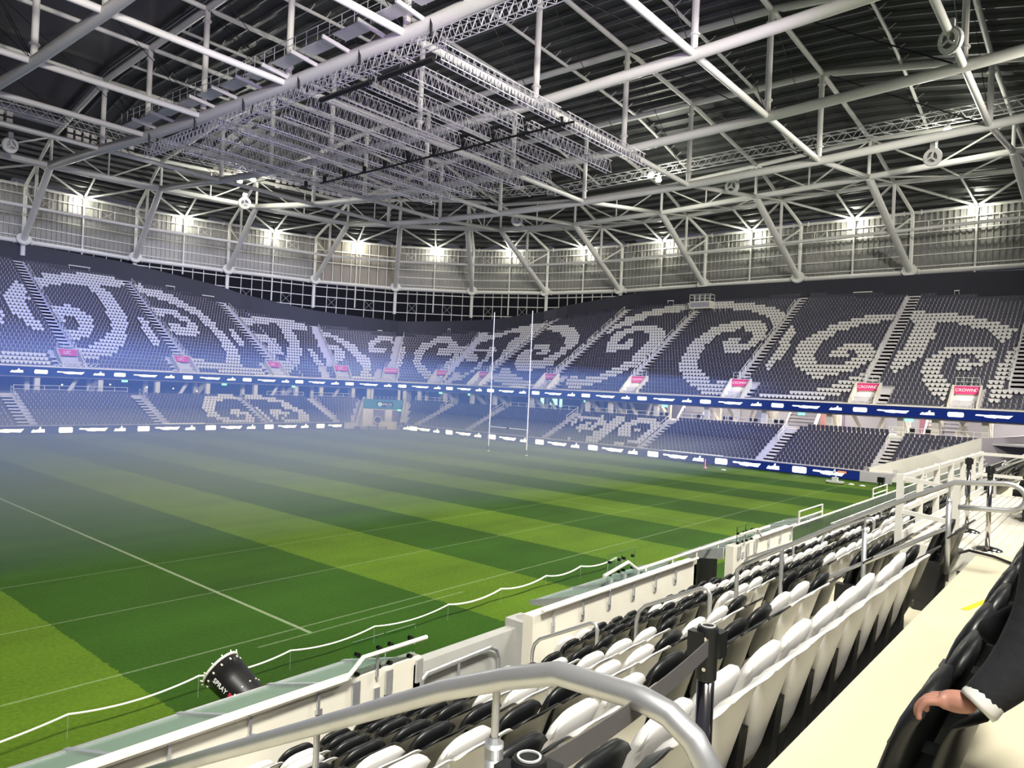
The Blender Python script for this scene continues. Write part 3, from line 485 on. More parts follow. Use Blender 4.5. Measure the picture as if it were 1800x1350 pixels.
for r in range(L_N):
    d = L_D0+r*L_TREAD+.4
    for s in row_positions(d):
        pb = base(s, d)
        if s > ARC and pb.y < YL(pb.x)+.3: continue
        if 0 < s < ARC:
            a = PI/2-s/RR; rr = RR+d; p = Vector((CX+rr*math.cos(a), CY+rr*math.sin(a), 0))
            if in_tunnel(p, 1.2): continue
        k = max(.2, (RR+d)/RR) if 0 < s < ARC else 1
        if min(abs(s-a) for a in LA)*k < AISW+.22: continue
        p = base(s, d); pos.append((p.x, p.y, L_Z0+r*L_RISE)); ts.append(tuple(tan(s))); ns.append(tuple(nrm(s))); S.append(s); D.append(d)
    if r == L_N-1:
        for Y in np.arange(19.2, 27.6, .48):
            pos.append((86.7+.4, Y, 4.2)); ts.append((0, -1, 0)); ns.append((1, 0, 0)); S.append(sY(Y)); D.append(9.0)
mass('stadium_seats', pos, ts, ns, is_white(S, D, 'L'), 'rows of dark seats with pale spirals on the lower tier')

# ------------------------------------------------------------------ dark wall behind the upper tier
mb = MB(); ss = samples(S0, S1, 2); b0 = 0
for s in ss:
    d = int(dmax(s)/U_TREAD)*U_TREAD+1.5; d = dmax(s)+1.15
    for dd, z in ((d, 8+.6*d-1.5), (d, wtop(s)), (d+.3, wtop(s)), (d+.3, 8+.6*d-1.5)):
        p = base(s, dd); mb.v.append((p.x, p.y, z))
for i in range(len(ss)-1):
    for k in range(3): a = i*4+k; mb.f.append((a, a+1, a+5, a+4)); mb.m.append(0)
tag(struct('wall_back', mb, NAVY), 'dark navy wall behind the top row', 'wall')
# pale benches along the top row
tops = [(sX(24), 3), (sX(44), 3.2), (sX(57.5), 1.6), (sX(63.5), 2.2), (sA(50), .9), (sA(28), .5), (sY(60), 1.2), (sY(29), 2.6), (sY(17), .6)]
for i, (s, L) in enumerate(tops):
    d = int(dmax(s)/U_TREAD)*U_TREAD+.9; r = int(dmax(s)/U_TREAD); z = U_Z0+r*U_RISE
    c = base(s, d); t = tan(s); n = nrm(s)
    T = thing('top_rail', 'pale rail panel on short legs behind the top row, %s from the left' % ordn(i+1), 'rail', (c.x, c.y, z))
    m2 = MB(); m2.box((c.x, c.y, z+1.0), (L, .12, .14), (t, n, (0, 0, 1))); obj('rail_board', m2, TRIMW, T)
    for q in (-.45, .45): 
        m2 = MB(); e = c+t*(q*L); m2.tube((e.x, e.y, z), (e.x, e.y, z+1.0), .03, 6); obj('leg', m2, TRIMW, T)

# ------------------------------------------------------------------ portals with magenta signs
def text(name, body, size, loc, xdir, zdir, mat_, parent, align='CENTER'):
    cu = bpy.data.curves.new(name, 'FONT'); cu.body = body; cu.size = size; cu.align_x = align; cu.align_y = 'CENTER'; cu.extrude = .004
    cu.materials.append(mat_); o = bpy.data.objects.new(name, cu); COL.objects.link(o)
    x = Vector(xdir).normalized(); y = Vector(zdir).normalized(); z = x.cross(y)
    off = Vector(parent.get('wloc', (0, 0, 0))) if parent else Vector((0, 0, 0))
    m = Matrix.Identity(4)
    for i in range(3): m[i][0], m[i][1], m[i][2] = x[i], y[i], z[i]
    m.translation = Vector(loc)-off
    bpy.context.view_layer.update()
    me = bpy.data.meshes.new_from_object(o.evaluated_get(bpy.context.evaluated_depsgraph_get())); me.name = name
    bpy.data.objects.remove(o); o = bpy.data.objects.new(name, me); COL.objects.link(o)
    o.parent = parent; o.matrix_basis = m; o['wloc'] = list(off); return o
nV = len(VOM)
for i, s in enumerate(VOM):
    n = nrm(s); t = tan(s); c = base(s, 0)
    def P(a, d, z): q = base(s, 0)+n*d+t*a; return (q.x, q.y, z)
    pos_txt = '%s of thirteen counted from the left' % ordn(i+1)
    T = thing('stair_portal', 'concrete stair portal with magenta sign above its doorway, %s' % pos_txt, 'portal', P(0, 2.9, 7.5), 'stair portals with magenta signs')
    for sg in (-1, 1):
        m2 = MB(); a = sg*1.2
        m2.ext([P(a, 0.05, 7.4), P(a, 3.1, 7.4), P(a, 3.1, 10.15), P(a, 2.8, 10.15), P(a, .05, 8.0)], t*(.18*sg)); obj('side_wall', m2, CONCL, T)
    m2 = MB(); m2.box(P(0, 3.0, 9.65), (2.4, .2, .92), (t, n, (0, 0, 1))); obj('header', m2, CONCL, T)
    m2 = MB(); m2.box(P(0, 2.86, 9.60), (2.3, .06, .86), (t, n, (0, 0, 1))); sg = obj('sign', m2, MAG, T, label='magenta sign panel')
    lit = s > sY(60)
    text('lettering', 'CROWN' if s > sA(50) else 'UC', .46 if s > sA(50) else .62, P(-.18 if s > sA(50) else 0, 2.80, 9.60), t, (0, 0, 1), WHITEPAINT, T)
    if s > sA(50):
        m2 = MB(); cc = Vector(P(.86, 2.81, 9.62)); m2.sweep([cc+t*(.14*math.cos(a))+Vector((0, 0, .17*math.sin(a))) for a in np.linspace(0, 2*PI, 13)[:-1]], .022, 5, closed=True); obj('round_emblem', m2, WHITEPAINT, T)
    m2 = MB(); m2.box(P(0, 3.1, 8.35), (2.2, .1, 1.7), (t, n, (0, 0, 1))); obj('doorway', m2, (CREAM if lit else NAVYB), T)
    m2 = MB()
    for a in (-1.0, -.3, .4, 1.0): m2.tube(P(a, .1, 7.5), P(a, .1, 8.35), .025, 5)
    m2.tube(P(-1.0, .1, 8.35), P(1.0, .1, 8.35), .025, 5); m2.tube(P(-1.0, .1, 7.95), P(1.0, .1, 7.95), .02, 5); obj('front_rail', m2, STEEL, T)
    m2 = MB()
    for a in (-1.1, -.37, .37, 1.1): m2.tube(P(a, 3.1, 10.0), P(a, 3.1, 10.95), .025, 5)
    m2.tube(P(-1.1, 3.1, 10.95), P(1.1, 3.1, 10.95), .025, 5); m2.tube(P(-1.1, 3.1, 10.5), P(1.1, 3.1, 10.5), .02, 5); obj('top_guard_rail', m2, STEEL, T)
    if lit: 
        point('portal_light', P(0, 1.6, 8.9), 130, (1, .95, .8), .2)
    elif i % 2 == 0:
        m2 = MB(); m2.box(P(-.3, 2.9, 8.95), (.42, .05, .2), (t, n, (0, 0, 1))); obj('exit_lamp', m2, EXITG, T)

# aisle handrails on the upper tier (on the pitch-left side of each stair)
for i, s in enumerate(UA):
    n = nrm(s); t = tan(s); k = -1 if s > sA(40) else 1
    rmax = int(dmax(s)/U_TREAD)
    c = base(s, 6*U_TREAD)
    T = thing('aisle_handrail', 'pale tubular handrail climbing the upper aisle stair, %s from the left' % ordn(i+1), 'handrail', (c.x, c.y, U_Z0+6*U_RISE), 'upper tier aisle handrails')
    r = 5
    while r < rmax-2:
        a, b = r+.3, min(r+4.0, rmax); m2 = MB()
        def Q(rr, h): q = base(s, rr*U_TREAD)+t*(k*.62); return (q.x, q.y, U_Z0+rr*U_RISE+h)
        m2.tube(Q(a, .95), Q(b, .95), .035, 5); m2.tube(Q(a, .5), Q(b, .5), .025, 5)
        for q in (a, (a+b)/2, b): m2.tube(Q(q, 0), Q(q, .95), .03, 5)
        obj('rail_section', m2, STEEL, T); r += 5
    for rr in range(4, 12):             # posts beside the stair just above the portal
        m2 = MB(); m2.tube(Q(rr+.5, 0), Q(rr+.5, .9), .04, 5); obj('step_post', m2, STEEL, T)
for i, s in enumerate(LA):
    t = tan(s); k = -1 if s > ARC/2 else 1
    c = base(s, -2); T = thing('stair_rail', 'short pale handrail at the head of the lower aisle stair, %s from the left' % ordn(i+1), 'handrail', (c.x, c.y, 3.2), 'lower tier stair rails')
    m2 = MB()
    def Q(r, h): q = base(s, L_D0+r*L_TREAD)+t*(k*.62); return (q.x, q.y, L_Z0+r*L_RISE+h)
    m2.tube(Q(7.5, .95), Q(11, .95), .035, 6); m2.tube(Q(7.5, .5), Q(11, .5), .03, 6)
    for r in (7.5, 9.2, 11): m2.tube(Q(r, 0), Q(r, .95), .03, 6)
    obj('rail', m2, STEEL, T)
# small railed cabin at the top of the end stand
c = Vector((110.4, 52.6, 0)); z = 21.9
T = thing('railed_cabin', 'small grey railed cabin standing at the head of an end-stand aisle', 'cabin', (c.x, c.y, z))
m2 = MB(); m2.box((c.x, c.y, z+.6), (1.6, 3.6, 1.2)); obj('body', m2, TRIMW, T)
m2 = MB(); m2.box((c.x-.83, c.y, z+.62), (.06, 3.2, .8)); obj('front_panel', m2, mat('lilac_panel', (.32, .31, .36)), T)
m2 = MB()
for x in (-.8, .8):
    for y in (-1.8, -.9, 0, .9, 1.8): m2.tube((c.x+x, c.y+y, z+1.2), (c.x+x, c.y+y, z+2.3), .035, 6)
    for h in (1.75, 2.3): m2.tube((c.x+x, c.y-1.8, z+h), (c.x+x, c.y+1.8, z+h), .035, 6)
for y in (-1.8, 1.8): m2.tube((c.x-.8, c.y+y, z+2.3), (c.x+.8, c.y+y, z+2.3), .035, 6)
obj('guard_rail', m2, STEEL, T)
m2 = MB()
for y in (-4.6, -3.7, -2.8, 2.8, 3.7, 4.6): m2.tube((c.x-1.2, c.y+y, z-.9), (c.x-1.2, c.y+y, z+.7), .035, 6)
for y0, y1 in ((-4.6, -1.8), (1.8, 4.6)):
    for h in (.3, .7): m2.tube((c.x-1.2, c.y+y0, z+h), (c.x-1.2, c.y+y1, z+h), .03, 6)
obj('side_rail', m2, STEEL, T)

# ------------------------------------------------------------------ LED ribbon and pitch-side boards with their white marks
def mark_polys(kind, h):
    k = .62 if h > 1.05 else 1.0; h = h*k
    if kind == 'box':
        L = .72; r = .09
        return [[(-L, -.34*h+r), (-L+r, -.34*h), (L-r, -.34*h), (L, -.34*h+r), (L, .34*h-r), (L-r, .34*h), (-L+r, .34*h), (-L, .34*h-r)]]
    if kind == 'long':
        q = .74
        return [[(-2.15*q, .05*h), (-2.0*q, .20*h), (-.6*q, .16*h), (-.4*q, .22*h), (1.2*q, .17*h), (2.15*q, .22*h), (1.95*q, .02*h), (1.2*q, 0), (-1.9*q, 0)],
                [(-1.15*q, 0), (1.95*q, .02*h), (1.7*q, -.22*h), (.4*q, -.17*h), (.2*q, -.24*h), (-.8*q, -.18*h), (-1.1*q, -.10*h)]]
    q = .74
    return [[(-.95*q, -.26*h), (-.8*q, .0), (-.55*q, .14*h), (-.45*q, 0), (-.1*q, .12*h), (.05*q, .10*h), (.2*q, .40*h), (.38*q, .40*h), (.36*q, .13*h), (.85*q, .14*h), (.9*q, -.26*h)]]
def boards(name, label, sa, sb, d, z0, z1, marks, group, k_arc=1.0, seg=6.2):
    """cabinet with lit face, split in one thing per cabinet run"""
    T = thing(name, label, 'led board', tuple(base((sa+sb)/2, d))[:2]+(z0,), group)
    ss = samples(sa, sb, seg); 
    for i in range(len(ss)-1):
        a, b = ss[i], ss[i+1]; m2 = MB()
        for dd, zz in ((d, z0), (d, z1), (d+.16, z1), (d+.16, z0)):
            pass
        pa = [base(a, d), base(a, d+.16)]; pb = [base(b, d), base(b, d+.16)]
        V = [(p.x, p.y, z) for z in (z0, z1) for p in (pa[0], pb[0], pb[1], pa[1])]
        m2.add(V, [(0, 3, 2, 1), (4, 5, 6, 7), (0, 1, 5, 4), (1, 2, 6, 5), (2, 3, 7, 6), (3, 0, 4, 7)]); obj('cabinet', m2, NAVYB, T)
        m2 = MB(); pa = base(a, d-.02); pb = base(b, d-.02); e = .04
        m2.add([(pa.x, pa.y, z0+e), (pb.x, pb.y, z0+e), (pb.x, pb.y, z1-e), (pa.x, pa.y, z1-e)], [(0, 1, 2, 3)]); obj('lit_panel', m2, LED, T)
    m2 = MB(); h = z1-z0; zc = (z0+z1)/2
    for s0, kind in marks:
        if not (sa+.3 < s0 < sb-.3): continue
        for poly in mark_polys(kind, h):
            pts = []
            for x, y in poly:
                s = s0+x/(k_arc if 0 < s0 < ARC else 1)
                if s < sa or s > sb: break
                p = base(s, d-.06); pts.append((p.x, p.y, zc+y))
            else:
                m2.poly(pts)
    if m2.v: obj('lit_mark', m2, LEDW, T, 'stuff')
    return T
P9 = 9.17; marks = []
for k in range(-2, 18):
    s = sY(12.68)-k*P9; marks += [(s, 'box'), (s+.36*P9, 'long'), (s+.72*P9, 'short')]
boards('led_ribbon', 'long blue LED ribbon with white marks along the upper tier front', S0, sY(4.6), -.36, 6.42, 7.56, marks, None, 1.0, 3.05)
marks = []
for k in range(-4, 6):
    s = sX(30.93+8.65*k); marks += [(s, 'box'), (s+.34*8.65, 'long'), (s+.68*8.65, 'short')]
boards('led_board', 'blue LED pitch board with white marks along the far side stand', S0, 2.0, -9.72, .04, .98, marks, 'LED pitch boards', .46, 3.0)
marks = []
for k in range(-2, 9):
    s = sY(25.1+8.56*k); marks += [(s, 'box'), (s+.34*8.56, 'long'), (s+.68*8.56, 'short')]
boards('led_board', 'blue LED pitch board with white marks below the goal posts', sA(17), sY(19.3), -9.72, .04, .98, marks, 'LED pitch boards', .46, 3.0)
m2 = MB(); m2.box((77.2, 20.9, .72), (.04, .8, .2)); tag(obj('led_marker', m2, LEDO), 'small orange lit mark near the end of the goal-end board', 'led board')
# parapet cap above the ribbon
mb = MB(); strip_mesh([(-.4, 7.58), (-.4, 7.72), (.05, 7.72), (.05, 7.58)], samples(S0, sY(4.6), 2), mb); tag(struct('trim_1', mb, TRIMW), 'pale capping along the LED ribbon', 'trim')
mb = MB()
for part in (samples(S0, 0, 2), samples(ARC, sY(19.3), 2)): strip_mesh([(-9.52, .98), (-9.52, 1.04), (-9.05, 1.04), (-9.05, .98)], part, mb)
tag(struct('trim_2', mb, CONC), 'capping behind the LED pitch boards', 'trim')
# bright lit strips on the cappings
for i, (a, b, d, z) in enumerate(((sX(42.2), sX(47.5), -9.5, 1.06), (sY(41), sY(33.6), -9.5, 1.06), (sX(60), sX(67.5), -.2, 7.76), (sY(73), sY(70), -.2, 7.76))):
    mb = MB(); strip_mesh([(d-.1, z), (d-.1, z+.07), (d+.1, z+.07), (d+.1, z)], samples(a, b, 1.5), mb)
    tag(obj('light_strip', mb, emis('strip_white_%d' % i, (.85, .88, 1), 1.3)), ['pale lit strip on the far side pitch board', 'pale lit strip on the goal-end pitch board', 'pale lit strip on the far side ribbon', 'short pale lit strip on the end ribbon'][i], 'light')

# ------------------------------------------------------------------ concourse below the upper tier
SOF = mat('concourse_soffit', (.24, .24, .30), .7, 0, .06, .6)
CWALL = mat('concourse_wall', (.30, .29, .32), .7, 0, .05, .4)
mb = MB()
prof = [(.1, 6.4)]
for k in range(1, 12): prof += [(.1+k*.83, 6.25+(k-1)*.42), (.1+k*.83, 6.25+k*.42)]
strip_mesh(prof, samples(S0, S1, 2), mb); tag(struct('ceiling_concourse', mb, SOF), 'stepped underside of the upper tier', 'ceiling')
mb = MB(); strip_mesh([(8.6, 4.3), (8.6, 11.2)], samples(S0, sY(60), 2), mb); tag(struct('wall_concourse_unlit', mb, mat('unlit_concourse_wall', (.035, .04, .06), .6)), 'back wall of the unlit concourse in a darkened colour', 'wall')  # dimness of the unlit stretch is put into the wall colour
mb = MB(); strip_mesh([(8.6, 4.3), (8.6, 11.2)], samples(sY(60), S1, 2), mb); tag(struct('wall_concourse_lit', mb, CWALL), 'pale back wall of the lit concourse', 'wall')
cols = [(sX(x), 0) for x in (16, 23.5, 31, 38.3, 45.7, 53, 60.7, 68)]+[(sA(a), 0) for a in (79, 62, 54, 35, 27, 12)]+[(sY(y), 1) for y in (82, 77, 69.4, 59, 55.1, 47.8, 40.5, 33, 25.4, 18, 14.7, 10.2)]
for i, (s, e) in enumerate(cols):
    n = nrm(s); t = tan(s)
    def P(a, d, z): q = base(s, 0)+n*d+t*a; return (q.x, q.y, z)
    T = thing('concourse_column', 'pale concourse column under the LED ribbon, %s from the left' % ordn(i+1), 'column', P(0, .9, 4.3), 'columns under the LED ribbon')
    m2 = MB(); m2.box(P(0, .9, 5.35), (.6, .55, 2.1), (t, n, (0, 0, 1))); obj('shaft', m2, CONCL, T)
    m2 = MB(); m2.box(P(0, 4.6, 6.3), (.5, .5, 4.2), (t, n, (0, 0, 1))); obj('rear_shaft', m2, CONCL, T)
    if e or i % 2:
        m2 = MB(); m2.beam(P(0, 1.3, 6.5), P(0, 4.3, 4.35), .5, .5); obj('brace', m2, CONCL, T)
        m2 = MB(); m2.beam(P(1.6*(-1)**i, 2.6, 7.2), P(2.9*(-1)**i, 3.4, 4.35), .42, .42); obj('side_brace', m2, CONCL, T)
# lit stair flights and panels at the back of the end concourse
for i, y in enumerate((44, 29.5, 14.4)):
    T = thing('stair_flight', 'grey underside of a concourse stair flight behind the end platform rail, %s from the left' % ordn(i+1), 'stair', (91, y, 4.3), 'concourse stair flights')
    m2 = MB()
    for k in range(6): m2.box((90.4+k*.45, y, 4.6+k*.42), (.5, 3.2, .12))
    obj('step', m2, SOF, T)
    m2 = MB()
    for q in (-1.7, 1.7): m2.beam((90.0, y+q, 4.35), (93.0, y+q, 7.1), .18, .5)
    obj('stringer', m2, STEEL2, T)
for i, (y, wd, c) in enumerate(((28.2, 1.0, (.45, .22, .2)), (26.3, .9, (.2, .14, .22)), (17.2, .7, (.25, .1, .14)), (16.2, .8, (.5, .42, .38)), (40, 1.6, (.35, .36, .42)), (36.5, 2.2, (.12, .13, .2)), (20.5, 1.3, (.3, .3, .34)))):
    m2 = MB(); m2.box((95.5, y, 5.7), (.12, wd, 2.8)); tag(struct('door_%d' % (i+1), m2, mat('panel_%d' % i, c, .5)), 'upright %s door panel on the lit concourse wall, %s from the left' % (['rose', 'plum', 'wine', 'buff', 'grey', 'navy', 'slate'][i], ordn([3, 4, 6, 7, 1, 2, 5][i])), 'door')
for i, (y, z, wd) in enumerate(((71.5, 5.7, 1.5), (69.6, 5.7, 1.4), (68.2, 5.6, .5))):
    m2 = MB(); m2.box((92.5, y-1, z), (.1, wd, 1.0+.2*i)); tag(obj('wall_screen', m2, SCREEN), 'pale glowing screen at the back of the end concourse, %s from the left' % ordn(i+1), 'screen')
for i, (u, a, v2) in enumerate(((0, 26.3, 102.6), (0, 41.3, 102.6), (0, 55.5, 102.6), (0, 67.5, 102.6))):
    m2 = MB(); m2.box((a, 102.7, 6.15), (.75, .08, .28)); tag(obj('exit_sign', m2, EXITG), 'small green exit sign under the far side ribbon, %s from the left' % ordn(i+1), 'exit sign', 'exit signs under the ribbon')
for i, y in enumerate((89.5, 82.6, 59.3, 46.6, 28.6, 17.2)):
    m2 = MB(); m2.box((87.9, y, 6.12), (.08, .8, .3)); tag(obj('exit_sign', m2, EXITG), 'small green exit sign under the end ribbon, %s from the left' % ordn(i+1), 'exit sign', 'exit signs under the ribbon')
for i, (x, y, z) in enumerate(((34.2, 104, 5.4), (40, 104, 5.6), (44.6, 103.5, 5.4), (48.5, 104, 5.3), (53.8, 103.8, 5.3), (52.0, 104, 5.0))):
    m2 = MB(); m2.lathe((x, y, z), (0, 0, 1), [(.02, .09), (.08, .05), (.09, 0), (.06, -.06), (.02, -.08)], 8); tag(obj('concourse_lamp', m2, emis('lamp_small_%d' % i, (.9, .95, 1), 6)), 'small white lamp in the dark far concourse, %s from the left' % ordn(i+1), 'lamp', 'small concourse lamps')

# platform guard rails along the front of the concourse
def guard(sa, sb, i, where):
    c = base(sa, -.1); T = thing('guard_rail', 'white guard rail along the %s platform, %s run from the left' % (where, ordn(i)), 'railing', (c.x, c.y, 4.3), 'platform guard rails')
    n = max(2, int((sb-sa)/1.5)+1); ss = [sa+(sb-sa)*k/(n-1) for k in range(n)]
    for h, nm in ((1.0, 'top_rail'), (.52, 'mid_rail')):
        m2 = MB(); m2.sweep([tuple(base(s, -.1))[:2]+(4.3+h,) for s in samples(sa, sb, 3)], .035, 5); obj(nm, m2, STEEL, T)
    for s in ss:
        m2 = MB(); p = base(s, -.1); m2.tube((p.x, p.y, 4.28), (p.x, p.y, 5.3), .04, 5); obj('post', m2, STEEL, T)
    m2 = MB(); strip_mesh([(-.25, 4.12), (-.25, 4.38), (-.1, 4.38), (-.1, 4.12)], samples(sa, sb, 3), m2); obj('kerb', m2, TRIMW, T)
segs = []
edges = [S0]+LA[:4]
runs = [(sX(16), sX(26.6), 'far side'), (sX(28.3), sX(41.4), 'far side'), (sX(62.2), sX(68.8), 'far side'), (sX(70.4), sA(62), 'far side'), (sA(28), sY(85.6), 'end'), (sY(72.8), sY(60.0), 'end'), (sY(58.5), sY(45.2), 'end'), (sY(43.6), sY(30), 'end'), (sY(18.9), sY(9.5), 'end')]
for i, (a, b, wh) in enumerate(runs): guard(a, b, i+1, wh)
# dark chairs left on the end platform
CH = 0
for y in (47.2, 46.4, 41.8, 41.1, 38.2, 37.4, 34.9, 34.2, 31.7, 31.0, 16.9, 15.4, 14.8):
    CH += 1; x = 88.0
    T = thing('platform_chair', 'dark chair standing behind the end platform rail, %s from the left' % ordn(CH), 'chair', (x, y, 4.3), 'chairs on the end platform')
    m2 = MB(); m2.box((x, y, 4.75), (.45, .48, .08)); obj('seat', m2, BLACKP, T)
    m2 = MB(); m2.box((x+.22, y, 5.05), (.06, .48, .55)); obj('backrest', m2, BLACKP, T)
    for a in (-.18, .18):
        for b in (-.2, .2): m2 = MB(); m2.tube((x+a, y+b, 4.3), (x+a, y+b, 4.75), .02, 5); obj('leg', m2, BLACKM, T)
# folded white folding frames left on the ribbon capping at the left and by the corner
for i, (s, dx) in enumerate(((sX(33.4), 0), (sX(35.2), .2), (sX(36.8), .1), (sA(48), 0), (sA(42), .1))):
    t = tan(s); p = base(s, .3)+t*dx
    T = thing('folding_frame', 'white folding frame leaning behind the ribbon parapet, %s from the left' % ordn(i+1), 'frame', (p.x, p.y, 7.5))
    for a, b in ((-.6, .5), (.5, -.4), (.1, .9)):
        m2 = MB(); m2.tube(tuple((p+t*a))[:2]+(7.5,), tuple((p+t*b))[:2]+(8.35,), .05, 6); obj('bar', m2, emis('lit_bar_%d%d' % (i, int(a*10)), (.8, .85, 1), .9) if False else WHITEP, T)

# ------------------------------------------------------------------ corner tunnel
ax = Vector((math.cos(PI/4), math.sin(PI/4), 0)); lt = Vector((ax.y, -ax.x, 0)); C0 = Vector((CX, CY, 0))
def TP(a, r, z): q = C0+ax*r+lt*a; return (q.x, q.y, z)
m2 = MB()
for sg in (-1, 1):
    a = sg*TW
    m2.ext([TP(a, 8.4, 0), TP(a, 18, 0), TP(a, 18, 4.9), TP(a, 16.5, 4.9), TP(a, 8.4, 1.35)], lt*(.35*sg))
tag(struct('wall_tunnel', m2, CONCL), 'sloping pale side walls of the corner tunnel', 'wall')
m2 = MB(); m2.add([TP(-TW, 8, .02), TP(TW, 8, .02), TP(TW, 19, .02), TP(-TW, 19, .02)], [(0, 1, 2, 3)]); tag(struct('floor_tunnel', m2, CREAM), 'pale floor of the corner tunnel', 'floor')
T = thing('tunnel_gate', 'pale tunnel end wall with grey doors under the teal banner', 'wall', TP(0, 15, 0))
m2 = MB(); m2.box(TP(0, 15.1, 1.6), (2*TW, .2, 3.2), (lt, ax, (0, 0, 1))); obj('wall_panel', m2, CONCL, T)
for a, wd in ((-.65, 1.9), (2.2, 1.5)):
    m2 = MB(); m2.box(TP(a, 14.95, 1.6), (wd, .12, 2.5), (lt, ax, (0, 0, 1))); obj('door', m2, mat('door_grey', (.20, .18, .2)), T)
m2 = MB(); m2.box(TP(1.0, 14.9, 1.55), (1.0, .12, 2.7), (lt, ax, (0, 0, 1))); obj('white_door', m2, mat('door_white', (.7, .68, .64)), T)
T = thing('tunnel_banner', 'teal banner with a round emblem and lettering over the corner tunnel', 'banner', TP(0, 14.6, 3.1))
m2 = MB(); m2.box(TP(0, 14.6, 3.85), (2*TW, .12, 1.55), (lt, ax, (0, 0, 1))); obj('cloth', m2, TEAL, T)
m2 = MB(); pts = []
for k in range(24):
    a = 2*PI*k/24; x = .3+1.35*math.copysign(1, math.cos(a))*(.75) + .45*math.cos(a); pts.append(TP(x, 14.52, 3.8+.46*math.sin(a)))
m2.poly(pts); obj('badge', m2, mat('badge_blue', (.02, .06, .11)), T)
m2 = MB(); m2.disc(TP(-.55, 14.48, 3.8), ax, .36, .03, 20); obj('emblem', m2, mat('emblem_pale', (.5, .75, .72)), T)
text('lettering', 'one.nz', .62, TP(.62, 14.44, 3.88), lt, (0, 0, 1), WHITEPAINT, T)
text('small_lettering', 'stadium', .22, TP(.95, 14.44, 3.5), lt, (0, 0, 1), WHITEPAINT, T)
m2 = MB(); m2.box(TP(1.2, 10.2, .6), (3.0, .35, 1.2), (lt, ax, (0, 0, 1))); tag(obj('tunnel_barrier', m2, CREAM), 'low cream barrier standing in the corner tunnel mouth', 'barrier')
m2 = MB(); m2.box(TP(2.7, 14.8, 2.95), (.6, .08, .28), (lt, ax, (0, 0, 1))); tag(obj('exit_sign', m2, EXITG), 'small green exit sign under the teal tunnel banner', 'exit sign')
# glazed box above the tunnel
T = thing('corner_box', 'dark glazed box above the corner tunnel under the ribbon', 'box', TP(0, 18.4, 4.3))
m2 = MB(); m2.box(TP(0, 18.6, 5.3), (4.2, .1, 1.9), (lt, ax, (0, 0, 1))); obj('glazing', m2, GLASSD, T)
for a in (-2.3, 2.3): m2 = MB(); m2.box(TP(a, 18.5, 5.3), (.45, .4, 2.1), (lt, ax, (0, 0, 1))); obj('jamb', m2, CONCL, T)
for a in (-1.7, -1.0, -.3, .4, 1.1, 1.8): m2 = MB(); m2.box(TP(a, 18.45, 4.85), (.42, .2, .5), (lt, ax, (0, 0, 1))); obj('seat_back', m2, mat('box_seat', (.1, .11, .2)), T)

# slanting corner parapet at the near end of the lower end tier
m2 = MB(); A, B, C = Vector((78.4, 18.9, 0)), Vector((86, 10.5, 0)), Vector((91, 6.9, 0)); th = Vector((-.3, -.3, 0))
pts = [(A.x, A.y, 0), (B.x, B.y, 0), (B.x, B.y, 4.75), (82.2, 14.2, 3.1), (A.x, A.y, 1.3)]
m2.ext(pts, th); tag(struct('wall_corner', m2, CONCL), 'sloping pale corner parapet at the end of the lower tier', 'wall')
m2 = MB(); m2.ext([(B.x, B.y, 0), (C.x, C.y, 0), (C.x, C.y, 5.2), (B.x, B.y, 4.75)], th); tag(struct('wall_corner_return', m2, mat('shaded_plaster', (.36, .33, .36))), 'greyer return of the corner parapet', 'wall')  # shade on the return is put into its greyer colour
# ------------------------------------------------------------------ perimeter steel: ring, columns, raking struts
RB = [(2, 131), (19, 130.3), (36.4, 129.8), (53, 130), (68, 126.5), (83.5, 121.8), (97.5, 113.8), (107.8, 102), (114.6, 88), (117.3, 72.5), (116.6, 55.3), (115.8, 39), (115.7, 23.3), (115, 7.5), (113.5, -8)]
RI = [(2, 114), (18, 113.6), (34.5, 113), (48.7, 111.5), (62.8, 108.6), (78.6, 105.3), (84.4, 98), (91.5, 88.4), (95.3, 84), (98, 70), (98, 54), (96.2, 38.7), (94.4, 24), (92.3, 9.3), (91, -6)]
ZR, ZE, ZI = 26.7, 35.3, 35.2
ring = [Vector((x, y, 0)) for x, y in RB]
full = [Vector((p.x, p.y, 0)) for p in ring]+[Vector((p.x, 106.8-p.y, 0)) for p in ring[::-1][2:]]
full = full+[Vector((26.6-p.x, p.y, 0)) for p in full[::-1]]
seg = [(full[i], full[(i+1) % len(full)]) for i in range(len(full))]
SEG_A = np.array([[a.x, a.y] for a, b in seg]); SEG_B = np.array([[b.x, b.y] for a, b in seg])
def inset(x, y):
    P = np.array([x, y]); AB = SEG_B-SEG_A; t = np.clip(((P-SEG_A)*AB).sum(1)/np.maximum((AB*AB).sum(1), 1e-9), 0, 1)
    q = SEG_A+AB*t[:, None]; d = np.hypot(*(P-q).T).min()
    c = False
    for (x1, y1), (x2, y2) in zip(SEG_A, SEG_B):
        if (y1 > y) != (y2 > y) and x < (x2-x1)*(y-y1)/(y2-y1)+x1: c = not c
    return d if c else -d
def zdeck(x, y):
    d = inset(x, y); return ZE+.55+(.225*d if d < 34 else .225*34+.045*(d-34))
def V3(p, z): return (p[0], p[1], z)
def lerp(a, b, t): return tuple(a[i]+(b[i]-a[i])*t for i in range(3))
NB = len(RB); fr = {}
for i in range(NB):
    B, I = RB[i], RI[i]; b = V3(B, ZR); e = V3(B, ZE); inn = V3(I, ZI); mid = lerp(b, inn, .47)
    q = (mid[0], mid[1], zdeck(mid[0], mid[1])-.55); j = (I[0], I[1], zdeck(*I)-.55)
    fr[i] = dict(b=b, e=e, i=inn, m=mid, q=q, j=j)
def collar(mb, p, axis, r, h=.18): mb.disc(p, axis, r, h, 12)
